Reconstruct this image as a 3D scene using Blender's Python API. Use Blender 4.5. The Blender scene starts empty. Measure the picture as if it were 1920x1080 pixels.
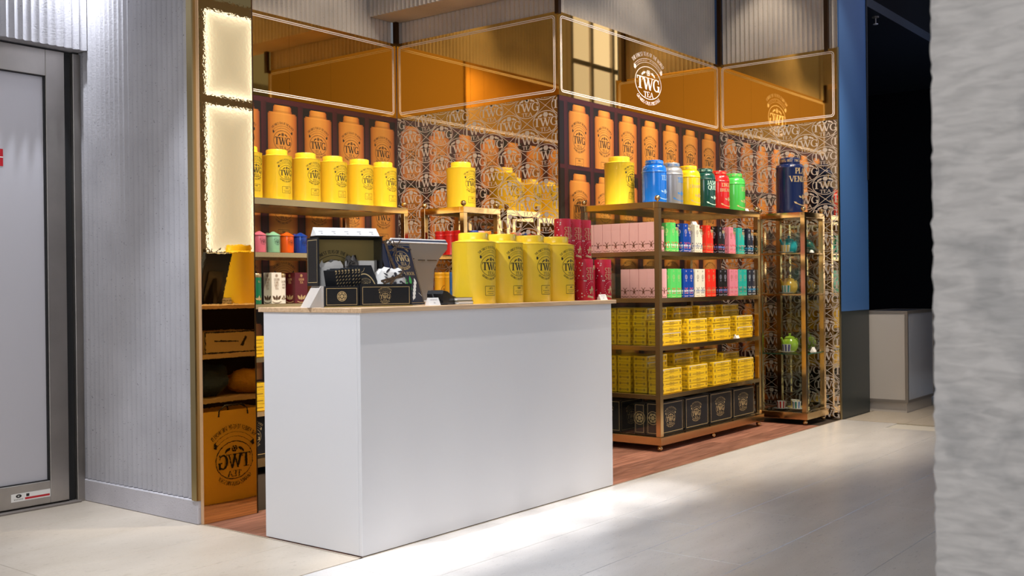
import bpy, bmesh, math, random
from mathutils import Vector, Matrix
random.seed(7)
PI = math.pi
sc = bpy.context.scene
COL = sc.collection

# ------------------------------------------------------------------ camera, world, lights, exposure
cam_d = bpy.data.cameras.new('camera'); cam = bpy.data.objects.new('camera', cam_d); COL.objects.link(cam)
cam_d.sensor_width = 36.0; cam_d.lens = 37.17; cam_d.dof.use_dof = True; cam_d.dof.focus_distance = 5.4; cam_d.dof.aperture_fstop = 6.3; cam_d.clip_start = 0.02; cam_d.clip_end = 100
_yaw, _pit, _rol = math.radians(51.906), math.radians(-0.1637), math.radians(-0.64416)
_f = Vector((math.cos(_pit)*math.sin(_yaw), math.cos(_pit)*math.cos(_yaw), math.sin(_pit)))
_r = Vector((math.cos(_yaw), -math.sin(_yaw), 0)); _u = _r.cross(_f)
_r2 = math.cos(_rol)*_r + math.sin(_rol)*_u; _u2 = -math.sin(_rol)*_r + math.cos(_rol)*_u
cam.matrix_world = Matrix(((_r2.x, _u2.x, -_f.x, 0), (_r2.y, _u2.y, -_f.y, 0), (_r2.z, _u2.z, -_f.z, 1.1), (0, 0, 0, 1)))
sc.camera = cam
vs = sc.view_settings
vs.view_transform = 'Standard'; vs.look = 'None'; vs.gamma = 1.0; vs.use_curve_mapping = False; vs.exposure = 0.0
world = bpy.data.worlds.new('world'); sc.world = world; world.use_nodes = True
bg = world.node_tree.nodes['Background']; bg.inputs[0].default_value = (0.80, 0.83, 0.90, 1); bg.inputs[1].default_value = 0.18

def light(name, kind, loc, target, power, color=(1, 1, 1), size=0.2, size_y=None, spot=60, blend=0.3):
    d = bpy.data.lights.new(name, kind); o = bpy.data.objects.new(name, d); COL.objects.link(o)
    d.energy = power; d.color = color
    if kind == 'AREA':
        d.shape = 'RECTANGLE'; d.size = size; d.size_y = size_y or size
    else:
        d.shadow_soft_size = size
    if kind == 'SPOT':
        d.spot_size = math.radians(spot); d.spot_blend = blend
    o.location = loc
    o.rotation_euler = (Vector(target)-Vector(loc)).to_track_quat('-Z', 'Y').to_euler()
    return o

WARM = (1.0, 0.86, 0.68); NEUT = (1.0, 0.95, 0.90); COOL = (0.86, 0.91, 1.0)
light('hall_ceiling_light', 'AREA', (3.0, 0.2, 4.7), (3.0, 0.2, 0), 54, NEUT, 5.0, 3.0)
light('camera_side_fill', 'AREA', (-2.6, -1.6, 2.0), (4.5, 4.0, 1.0), 122, COOL, 4.6, 2.0)  # unseen fill added behind the camera to brighten upright surfaces
for k in range(6):                                      # row of narrow downlights along the counter front
    light('counter_downlight', 'SPOT', (3.0+.36*k, 2.85, 4.3), (3.0+.36*k, 2.92, 0), 560, NEUT, 0.010, None, 12, 1.0)
light('left_wall_washer', 'SPOT', (2.80, 4.95, 3.15), (2.92, 4.70, 1.7), 150, COOL, 0.02, None, 130, 1.0)
light('lintel_washer', 'SPOT', (2.1, 4.55, 3.6), (2.3, 5.1, 2.3), 26, COOL, 0.05, None, 80, 1.0)
light('door_fill', 'SPOT', (1.4, 3.2, 4.3), (2.3, 4.3, 0.0), 120, NEUT, 0.15, None, 70, 0.9)
for lx, ly, tx, ty, p in ((3.5, 3.6, 4.3, 5.3, 440), (5.0, 3.2, 5.5, 5.2, 170), (6.2, 2.2, 6.3, 3.9, 420), (7.2, 2.1, 7.3, 3.7, 350), (8.0, 2.4, 7.9, 3.6, 30)):
    light('shop_spot', 'SPOT', (lx, ly, 3.9), (tx, ty, 1.2), p, WARM, 0.04, None, 75, 0.6)
for lx, ly, tx, ty in ((6.75, 3.75, 6.8, 4.19), (7.85, 3.7, 8.23, 3.75), (5.0, 5.2, 5.05, 5.71)):
    light('wall_scallop', 'SPOT', (lx, ly, 3.75), (tx, ty, 2.95), 16, WARM, 0.02, None, 75, 0.8)
light('band_reflection_fill', 'SPOT', (0.4, -1.4, 4.6), (-4.2, -2.6, 5.2), 380, NEUT, 0.1, None, 120, 0.8)  # unseen lamp added to brighten the hall wall mirrored in the bands
light('rack_side_fill', 'SPOT', (3.5, 2.6, 3.2), (6.05, 3.82, 1.25), 600, WARM, 0.06, None, 20, 0.8)  # added lamp that brightens the left faces of the rack goods
light('counter_spot', 'SPOT', (1.75, 3.35, 4.1), (3.05, 3.45, 0.8), 430, COOL, 0.03, None, 45, 0.5)
light('counter_spot', 'SPOT', (2.2, 3.22, 3.3), (4.25, 3.28, 1.2), 170, NEUT, 0.03, None, 24, 0.8)  # added lamp for the tins, kept off the counter front
light('counter_back_spot', 'SPOT', (4.9, 4.9, 4.1), (3.4, 3.9, 0.4), 60, WARM, 0.05, None, 60, 0.6)
light('blue_shop_light', 'AREA', (10.6, 0.4, 3.0), (8.9, 3.1, 1.2), 34, (0.25, 0.5, 1.0), 1.2, 1.6)

# ------------------------------------------------------------------ materials
def L(r, g, b):
    def c(v):
        v /= 255.0
        return v/12.92 if v <= 0.04045 else ((v+0.055)/1.055)**2.4
    return (c(r), c(g), c(b), 1.0)

MATS = {}
def M(name, col, rough=0.5, metal=0.0, spec=0.5, coat=0.0, bump=0.0, bscale=40.0, var=0.0, vscale=6.0, bdist=0.01, stretch=None, emit=None, es=0.0):
    m = bpy.data.materials.new(name); m.use_nodes = True
    nt = m.node_tree; p = nt.nodes['Principled BSDF']
    c = tuple(col) if len(col) == 4 else (col[0], col[1], col[2], 1)
    p.inputs['Base Color'].default_value = c; p.inputs['Roughness'].default_value = rough; p.inputs['Metallic'].default_value = metal
    p.inputs['Specular IOR Level'].default_value = spec; p.inputs['Coat Weight'].default_value = coat; p.inputs['Coat Roughness'].default_value = 0.05
    if emit:
        p.inputs['Emission Color'].default_value = emit; p.inputs['Emission Strength'].default_value = es
    if var or bump:
        tc = nt.nodes.new('ShaderNodeTexCoord'); mp = nt.nodes.new('ShaderNodeMapping'); nt.links.new(tc.outputs['Object'], mp.inputs[0])
        if stretch: mp.inputs['Scale'].default_value = stretch
    if var:
        n = nt.nodes.new('ShaderNodeTexNoise'); n.inputs['Scale'].default_value = vscale; n.inputs['Detail'].default_value = 6
        nt.links.new(mp.outputs[0], n.inputs['Vector'])
        r = nt.nodes.new('ShaderNodeValToRGB'); nt.links.new(n.outputs['Fac'], r.inputs[0])
        r.color_ramp.elements[0].position = 0.3; r.color_ramp.elements[1].position = 0.7
        r.color_ramp.elements[0].color = tuple(v*(1-var) for v in c[:3])+(1,); r.color_ramp.elements[1].color = tuple(min(1, v*(1+var)) for v in c[:3])+(1,)
        nt.links.new(r.outputs[0], p.inputs['Base Color'])
    if bump:
        n = nt.nodes.new('ShaderNodeTexNoise'); n.inputs['Scale'].default_value = bscale; n.inputs['Detail'].default_value = 4
        nt.links.new(mp.outputs[0], n.inputs['Vector'])
        b = nt.nodes.new('ShaderNodeBump'); b.inputs['Strength'].default_value = bump; b.inputs['Distance'].default_value = bdist
        nt.links.new(n.outputs['Fac'], b.inputs['Height']); nt.links.new(b.outputs[0], p.inputs['Normal'])
    MATS[name] = m
    return m

def ramp_mix(nt, vec, scale, detail, p0, p1, c0, c1, dist=0.0):
    n = nt.nodes.new('ShaderNodeTexNoise'); n.inputs['Scale'].default_value = scale; n.inputs['Detail'].default_value = detail; n.inputs['Distortion'].default_value = dist
    nt.links.new(vec, n.inputs['Vector'])
    r = nt.nodes.new('ShaderNodeValToRGB'); nt.links.new(n.outputs['Fac'], r.inputs[0])
    r.color_ramp.elements[0].position = p0; r.color_ramp.elements[1].position = p1
    r.color_ramp.elements[0].color = c0; r.color_ramp.elements[1].color = c1
    return r.outputs[0]

def mult(nt, a, b, f=1.0):
    x = nt.nodes.new('ShaderNodeMix'); x.data_type = 'RGBA'; x.blend_type = 'MULTIPLY'; x.inputs[0].default_value = f
    nt.links.new(a, x.inputs[6]); nt.links.new(b, x.inputs[7])
    return x.outputs[2]

def stone(name, c0, c1, vein, rough, scale_map, vpos=(0.31, 0.39), bump=0.0):
    m = M(name, c0, rough); nt = m.node_tree; p = nt.nodes['Principled BSDF']
    tc = nt.nodes.new('ShaderNodeTexCoord'); g = nt.nodes.new('ShaderNodeNewGeometry')
    mp = nt.nodes.new('ShaderNodeMapping'); nt.links.new(g.outputs['Position'], mp.inputs[0]); mp.inputs['Scale'].default_value = scale_map
    mp.inputs['Rotation'].default_value = (0, 0, 0.35)
    a = ramp_mix(nt, mp.outputs[0], 1.5, 6, 0.3, 0.7, c0, c1)
    b = ramp_mix(nt, mp.outputs[0], 16, 5, vpos[0], vpos[1], vein, (1, 1, 1, 1), 0.6)
    q = ramp_mix(nt, mp.outputs[0], 55, 4, 0.25, 0.5, (0.90, 0.89, 0.88, 1), (1, 1, 1, 1))
    out = mult(nt, mult(nt, a, b), q)
    nt.links.new(out, p.inputs['Base Color'])
    return m

white_stone = stone('white_marble', L(203, 200, 198), L(216, 213, 211), (0.80, 0.81, 0.83, 1), 0.28, (1.6, 6.0, 1))
beige_stone = stone('beige_marble', L(188, 176, 160), L(201, 190, 175), (0.86, 0.85, 0.83, 1), 0.40, (1.2, 3.0, 1))
grout_m = M('floor_joint', L(205, 200, 190), 0.7)

def concrete(name, c, pits=0.75):
    m = M(name, c, 0.85, spec=0.25); nt = m.node_tree; p = nt.nodes['Principled BSDF']
    g = nt.nodes.new('ShaderNodeNewGeometry'); v = g.outputs['Position']
    a = ramp_mix(nt, v, 3, 8, 0.3, 0.7, tuple(x*0.88 for x in c[:3])+(1,), tuple(min(1, x*1.1) for x in c[:3])+(1,))
    b = ramp_mix(nt, v, 130, 3, 0.27, 0.34, (pits*0.6, pits*0.6, pits*0.6, 1), (1, 1, 1, 1))
    nt.links.new(mult(nt, a, b), p.inputs['Base Color'])
    n = nt.nodes.new('ShaderNodeTexNoise'); n.inputs['Scale'].default_value = 120; n.inputs['Detail'].default_value = 4; nt.links.new(v, n.inputs['Vector'])
    bp = nt.nodes.new('ShaderNodeBump'); bp.inputs['Strength'].default_value = 0.35; bp.inputs['Distance'].default_value = 0.004
    nt.links.new(n.outputs['Fac'], bp.inputs['Height']); nt.links.new(bp.outputs[0], p.inputs['Normal'])
    return m
concrete_m = concrete('fluted_concrete', L(168, 166, 170))
concrete_d = concrete('fluted_concrete_upper', L(186, 178, 171))
plinth_m = concrete('concrete_plinth', L(190, 187, 192), 0.95)

def wood(name, c0, c1, rough, sc_=(3, 40, 40), coat=0.0):
    m = M(name, c0, rough, coat=coat); nt = m.node_tree; p = nt.nodes['Principled BSDF']
    tc = nt.nodes.new('ShaderNodeTexCoord'); oi = nt.nodes.new('ShaderNodeObjectInfo')
    ad = nt.nodes.new('ShaderNodeVectorMath'); ad.operation = 'ADD'; nt.links.new(tc.outputs['Object'], ad.inputs[0])
    sc2 = nt.nodes.new('ShaderNodeMath'); sc2.operation = 'MULTIPLY'; sc2.inputs[1].default_value = 17.0; nt.links.new(oi.outputs['Random'], sc2.inputs[0])
    nt.links.new(sc2.outputs[0], ad.inputs[1])
    mp = nt.nodes.new('ShaderNodeMapping'); mp.inputs['Scale'].default_value = sc_; nt.links.new(ad.outputs[0], mp.inputs[0])
    a = ramp_mix(nt, mp.outputs[0], 1.0, 7, 0.28, 0.72, c0, c1, 1.2)
    h = nt.nodes.new('ShaderNodeMapRange'); h.inputs[3].default_value = 0.72; h.inputs[4].default_value = 1.25; nt.links.new(oi.outputs['Random'], h.inputs[0])
    x = nt.nodes.new('ShaderNodeVectorMath'); x.operation = 'SCALE'; nt.links.new(a, x.inputs[0]); nt.links.new(h.outputs[0], x.inputs['Scale'])
    nt.links.new(x.outputs[0], p.inputs['Base Color'])
    return m
plank_m = wood('walnut_plank', L(112, 72, 58), L(172, 120, 100), 0.45)
oak_m = wood('oak_edge', L(176, 142, 108), L(208, 178, 142), 0.45, (4, 60, 60))

def mirror(name, tint, rough=0.02, wav=0.0):
    m = M(name, tint, rough, metal=1.0)
    if wav:
        nt = m.node_tree; p = nt.nodes['Principled BSDF']; g = nt.nodes.new('ShaderNodeNewGeometry')
        n = nt.nodes.new('ShaderNodeTexNoise'); n.inputs['Scale'].default_value = 70; n.inputs['Detail'].default_value = 2; nt.links.new(g.outputs['Position'], n.inputs['Vector'])
        b = nt.nodes.new('ShaderNodeBump'); b.inputs['Strength'].default_value = wav; b.inputs['Distance'].default_value = 0.001
        nt.links.new(n.outputs['Fac'], b.inputs['Height']); nt.links.new(b.outputs[0], p.inputs['Normal'])
    return m
band_m = mirror('bronze_mirror_band', (1.0, 0.60, 0.15), 0.03)
pat_m = mirror('bronze_mirror_printed', (0.74, 0.62, 0.47), 0.03)
pil_m = mirror('amber_mirror_pilaster', (0.86, 0.62, 0.27), 0.012, 0.05)

def thin_glass(name, tint, refl=0.5):
    m = bpy.data.materials.new(name); m.use_nodes = True; nt = m.node_tree; nt.nodes.clear()
    o = nt.nodes.new('ShaderNodeOutputMaterial'); t = nt.nodes.new('ShaderNodeBsdfTransparent'); t.inputs[0].default_value = tint
    g = nt.nodes.new('ShaderNodeBsdfGlossy'); g.inputs['Roughness'].default_value = 0.02
    fr = nt.nodes.new('ShaderNodeFresnel'); fr.inputs[0].default_value = 1.45
    k = nt.nodes.new('ShaderNodeMath'); k.operation = 'MULTIPLY'; k.inputs[1].default_value = refl; nt.links.new(fr.outputs[0], k.inputs[0])
    x = nt.nodes.new('ShaderNodeMixShader'); nt.links.new(k.outputs[0], x.inputs[0]); nt.links.new(t.outputs[0], x.inputs[1]); nt.links.new(g.outputs[0], x.inputs[2])
    nt.links.new(x.outputs[0], o.inputs[0])
    return m
glass_m = thin_glass('shelf_glass', (0.93, 0.96, 0.94, 1), 0.8)
glass_edge = M('glass_green_edge', L(40, 92, 74), 0.1)

brass = M('polished_brass', (0.66, 0.46, 0.22), 0.16, 1.0, bump=0.04, bscale=9, bdist=0.004)
brass_d = M('aged_brass', (0.42, 0.33, 0.16), 0.28, 1.0)
copper = M('copper_edge', (0.72, 0.47, 0.28), 0.35, 0.4)
brown_strip = M('dark_bronze_strip', L(62, 40, 18), 0.35, 0.5)
steel = M('brushed_steel', (0.47, 0.44, 0.41), 0.42, 1.0, var=0.10, vscale=5)
black_rub = M('black_rubber', (0.008, 0.008, 0.009), 0.6)
door_white = M('frosted_white_panel', L(190, 188, 194), 0.35)
white_lam = M('white_laminate', L(226, 225, 226), 0.42)
inside_m = M('counter_shelf_board', L(196, 170, 128), 0.55)
dark_in = M('counter_inside_dark', L(52, 40, 30), 0.7)
yellow = M('yellow_enamel', (0.95, 0.65, 0.03), 0.30, coat=0.5)
yellow2 = M('bright_yellow_enamel', (0.86, 0.60, 0.006), 0.25, coat=0.5)
black_ink = M('black_ink', (0.012, 0.010, 0.008), 0.5)
gold_ink = M('gold_foil_print', (0.56, 0.42, 0.21), 0.45, 0.25)
gold_lid = M('gold_lid', (0.70, 0.53, 0.28), 0.3, 0.8)
white_ink = M('white_print', L(226, 218, 212), 0.6)
frost_ink = M('frosted_print', L(190, 178, 168), 0.7)
black_card = M('black_card', (0.010, 0.011, 0.014), 0.5, spec=0.3, bump=0.15, bscale=200)
paper_white = M('white_paper', L(238, 236, 232), 0.7)
paper_grey = M('grey_card', L(188, 180, 172), 0.7)
gold_paper = M('gold_lining', (0.42, 0.32, 0.12), 0.35, 0.6)
red_tube = M('red_tube', (0.50, 0.004, 0.028), 0.42)
navy = M('navy_cover', (0.004, 0.012, 0.045), 0.35)
pos_grey = M('pos_grey', L(128, 126, 122), 0.42)
pos_silver = M('pos_silver_edge', L(214, 216, 222), 0.3, 0.3)
pos_dark = M('pos_dark_stripe', L(40, 52, 78), 0.3)
black_plastic = M('black_plastic', (0.012, 0.012, 0.013), 0.25)
teabox_y = M('tea_box_yellow', (0.88, 0.56, 0.012), 0.34, coat=0.5)
teabox_ink = M('tea_box_ornament', (0.30, 0.17, 0.02), 0.6)
film = M('painted_film_shine', L(226, 218, 205), 0.12, 0.0, coat=1.0)
ceramic = M('white_ceramic', L(235, 232, 226), 0.15, coat=0.5)
blue_light_paint = M('painted_blue_light', L(70, 112, 170), 0.38)  # blue light on the glossy pier, put into the colour
green_shade_paint = M('painted_green_shade', L(34, 44, 44), 0.35)  # lower pier without blue light, its shade put into the colour
unlit_black = M('unlit_black', (0.004, 0.004, 0.005), 0.9, spec=0.1)  # near-black colour carries the darkness of the unlit space
dark_ceil = M('dark_ceiling', (0.006, 0.010, 0.020), 0.6)
alum = M('aluminium_profile', L(146, 140, 134), 0.4, 0.5)
cab_panel = M('light_grey_panel', L(196, 190, 184), 0.25, coat=0.4)
stone_rough = M('rough_limestone', L(176, 170, 164), 0.9, spec=0.2)
amber = M('kraft_bag_yellow', (0.78, 0.48, 0.05), 0.65, bump=0.2, bscale=25)
carton = M('carton', L(200, 176, 130), 0.7)
cloth_blue = M('dark_blue_cloth', L(36, 52, 72), 0.9, bump=0.6, bscale=18, bdist=0.03)
cloth_yel = M('yellow_cloth', L(190, 140, 40), 0.9, bump=0.6, bscale=18, bdist=0.03)
plaster = M('pale_plaster', L(206, 196, 184), 0.8)
hall_grey = M('hall_wall_grey', L(176, 168, 158), 0.8)

def print_mat():
    m = bpy.data.materials.new('poster_print'); m.use_nodes = True; nt = m.node_tree; p = nt.nodes['Principled BSDF']
    a = nt.nodes.new('ShaderNodeAttribute'); a.attribute_name = 'Col'; nt.links.new(a.outputs['Color'], p.inputs['Base Color']); p.inputs['Roughness'].default_value = 0.45
    return m
poster_m = print_mat()

def lightbox_mat():
    m = bpy.data.materials.new('backlit_panel'); m.use_nodes = True; nt = m.node_tree; p = nt.nodes['Principled BSDF']
    a = nt.nodes.new('ShaderNodeAttribute'); a.attribute_name = 'Col'
    nt.links.new(a.outputs['Color'], p.inputs['Emission Color']); p.inputs['Emission Strength'].default_value = 1.0
    p.inputs['Base Color'].default_value = L(200, 196, 186)
    return m
lightbox_m = lightbox_mat()

# ------------------------------------------------------------------ mesh helpers
class MB:
    def __init__(s): s.v = []; s.f = []; s.m = []; s.c = None
    def add(s, vs_, fs, mi=0):
        n = len(s.v); s.v += [tuple(v) for v in vs_]
        for f in fs: s.f.append(tuple(i+n for i in f)); s.m.append(mi)
    def box(s, x0, y0, z0, x1, y1, z1, mi=0, ch=0.0):
        if ch <= 0:
            s.add([(x, y, z) for z in (z0, z1) for y in (y0, y1) for x in (x0, x1)],
                  [(0, 2, 3, 1), (4, 5, 7, 6), (0, 1, 5, 4), (2, 6, 7, 3), (0, 4, 6, 2), (1, 3, 7, 5)], mi)
            return s
        c = min(ch, (x1-x0)*.45, (y1-y0)*.45, (z1-z0)*.45)
        X = (x0, x0+c, x1-c, x1); Y = (y0, y0+c, y1-c, y1); Z = (z0, z0+c, z1-c, z1)
        idx = {}; vs_ = []
        for a in range(2):
            for b in range(2):
                for d in range(2):
                    xa, xb = (X[0], X[1]) if a == 0 else (X[3], X[2])
                    ya, yb = (Y[0], Y[1]) if b == 0 else (Y[3], Y[2])
                    za, zb = (Z[0], Z[1]) if d == 0 else (Z[3], Z[2])
                    for k, v in (('x', (xa, yb, zb)), ('y', (xb, ya, zb)), ('z', (xb, yb, za))):
                        idx[(a, b, d, k)] = len(vs_); vs_.append(v)
        g = lambda a, b, d, k: idx[(a, b, d, k)]
        fs = []
        for a in range(2): fs.append([g(a, 0, 0, 'x'), g(a, 1, 0, 'x'), g(a, 1, 1, 'x'), g(a, 0, 1, 'x')])
        for b in range(2): fs.append([g(0, b, 0, 'y'), g(1, b, 0, 'y'), g(1, b, 1, 'y'), g(0, b, 1, 'y')])
        for d in range(2): fs.append([g(0, 0, d, 'z'), g(1, 0, d, 'z'), g(1, 1, d, 'z'), g(0, 1, d, 'z')])
        for a in range(2):
            for b in range(2):
                fs.append([g(a, b, 0, 'x'), g(a, b, 1, 'x'), g(a, b, 1, 'y'), g(a, b, 0, 'y')])
                fs.append([g(a, 0, b, 'x'), g(a, 1, b, 'x'), g(a, 1, b, 'z'), g(a, 0, b, 'z')])
                fs.append([g(0, a, b, 'y'), g(1, a, b, 'y'), g(1, a, b, 'z'), g(0, a, b, 'z')])
                for d in range(2): fs.append([g(a, b, d, 'x'), g(a, b, d, 'y'), g(a, b, d, 'z')])
        cx = Vector(((x0+x1)/2, (y0+y1)/2, (z0+z1)/2)); out = []
        for f in fs:
            p = [Vector(vs_[i]) for i in f]; n = (p[1]-p[0]).cross(p[2]-p[0]); m = sum(p, Vector())/len(p)
            out.append(tuple(f) if n.dot(m-cx) > 0 else tuple(reversed(f)))
        s.add(vs_, out, mi); return s
    def lathe(s, prof, n=32, c=(0, 0, 0), mi=0, mfn=None):
        b = len(s.v); rows = []
        for (r, z) in prof:
            if r < 1e-6:
                rows.append([len(s.v)]); s.v.append((c[0], c[1], c[2]+z))
            else:
                rows.append(list(range(len(s.v), len(s.v)+n)))
                s.v += [(c[0]+r*math.cos(2*PI*k/n), c[1]+r*math.sin(2*PI*k/n), c[2]+z) for k in range(n)]
        for i in range(len(rows)-1):
            A, B = rows[i], rows[i+1]
            for k in range(n):
                k2 = (k+1) % n
                if len(A) == 1 and len(B) == 1: continue
                if len(A) == 1: f = (A[0], B[k2], B[k])
                elif len(B) == 1: f = (A[k], A[k2], B[0])
                else: f = (A[k], A[k2], B[k2], B[k])
                s.f.append(f); s.m.append(mfn(i, k) if mfn else mi)
        return s
    def tube(s, pts, r, n=8, mi=0, cap=True):
        pts = [Vector(p) for p in pts]; rr = r if isinstance(r, (list, tuple)) else [r]*len(pts); rows = []
        for i, p in enumerate(pts):
            t = (pts[min(i+1, len(pts)-1)]-pts[max(i-1, 0)]).normalized()
            a = t.orthogonal().normalized() if i == 0 else (pa - t*pa.dot(t)).normalized()
            pa = a; b = t.cross(a); row = []
            for k in range(n):
                q = p+(a*math.cos(2*PI*k/n)+b*math.sin(2*PI*k/n))*rr[i]; row.append(len(s.v)); s.v.append(tuple(q))
            rows.append(row)
        for A, B in zip(rows, rows[1:]):
            for k in range(n): s.f.append((A[k], A[(k+1) % n], B[(k+1) % n], B[k])); s.m.append(mi)
        if cap: s.f.append(tuple(reversed(rows[0]))); s.m.append(mi); s.f.append(tuple(rows[-1])); s.m.append(mi)
        return s
    def prism(s, poly, z0, z1, mi=0, axis='z'):
        n = len(poly)
        mk = {'z': lambda a, b, c: (a, b, c), 'y': lambda a, b, c: (a, c, b), 'x': lambda a, b, c: (c, a, b)}[axis]
        s.add([mk(a, b, z0) for a, b in poly]+[mk(a, b, z1) for a, b in poly],
              [tuple(range(n))[::-1], tuple(range(n, 2*n))]+[(i, (i+1) % n, n+(i+1) % n, n+i) for i in range(n)], mi)
        return s
    def mesh(s, name, mats, smooth=0):
        me = bpy.data.meshes.new(name); me.from_pydata(s.v, [], s.f)
        for m in (mats if isinstance(mats, (list, tuple)) else [mats]): me.materials.append(m)
        if max(s.m, default=0) > 0: me.polygons.foreach_set('material_index', s.m)
        if s.c:
            at = me.color_attributes.new('Col', 'FLOAT_COLOR', 'CORNER'); flat = []
            for p in me.polygons:
                cc = s.c[p.index]
                for j in range(len(p.vertices)): flat += list(cc[j] if isinstance(cc[0], (tuple, list)) else cc)
            at.data.foreach_set('color', flat)
        if smooth:
            me.polygons.foreach_set('use_smooth', [True]*len(me.polygons))
            me.set_sharp_from_angle(angle=math.radians(smooth))
        me.validate(); me.update()
        return me

def link(name, data, parent=None, loc=None, rotz=None):
    o = bpy.data.objects.new(name, data); COL.objects.link(o)
    if parent is not None: o.parent = parent
    if loc is not None: o.location = loc
    if rotz is not None: o.rotation_euler = (0, 0, rotz)
    return o
def part(name, mb, mats, parent, smooth=0, loc=None, label=None):
    o = link(name, mb.mesh(name, mats, smooth) if isinstance(mb, MB) else mb, parent, loc)
    if label: o['label'] = label
    return o
LABELS = {}
def tag(o, label, cat, group=None, kind=None):
    o['label'] = label; o['category'] = cat
    if group: o['group'] = group
    if kind: o['kind'] = kind
    LABELS.setdefault(label, []).append(o.name)
    return o
def thing(name, label, cat, loc=(0, 0, 0), rotz=0.0, group=None, kind=None):
    return tag(link(name, None, None, loc, rotz), label, cat, group, kind)
def dup(root, loc, label, rotz=None, group=None):
    r = root.copy(); COL.objects.link(r); r.location = loc
    if rotz is not None: r.rotation_euler = (0, 0, rotz)
    r['label'] = label
    if group: r['group'] = group
    for ch in root.children:
        c = ch.copy(); COL.objects.link(c); c.parent = r
        for g in ch.children:
            d = g.copy(); COL.objects.link(d); d.parent = c
    LABELS.setdefault(label, []).append(r.name)
    return r
def structure(name, mb, mats, label, smooth=0):
    o = link(name, mb.mesh(name, mats, smooth))
    return tag(o, label, 'structure', None, 'structure')

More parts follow.
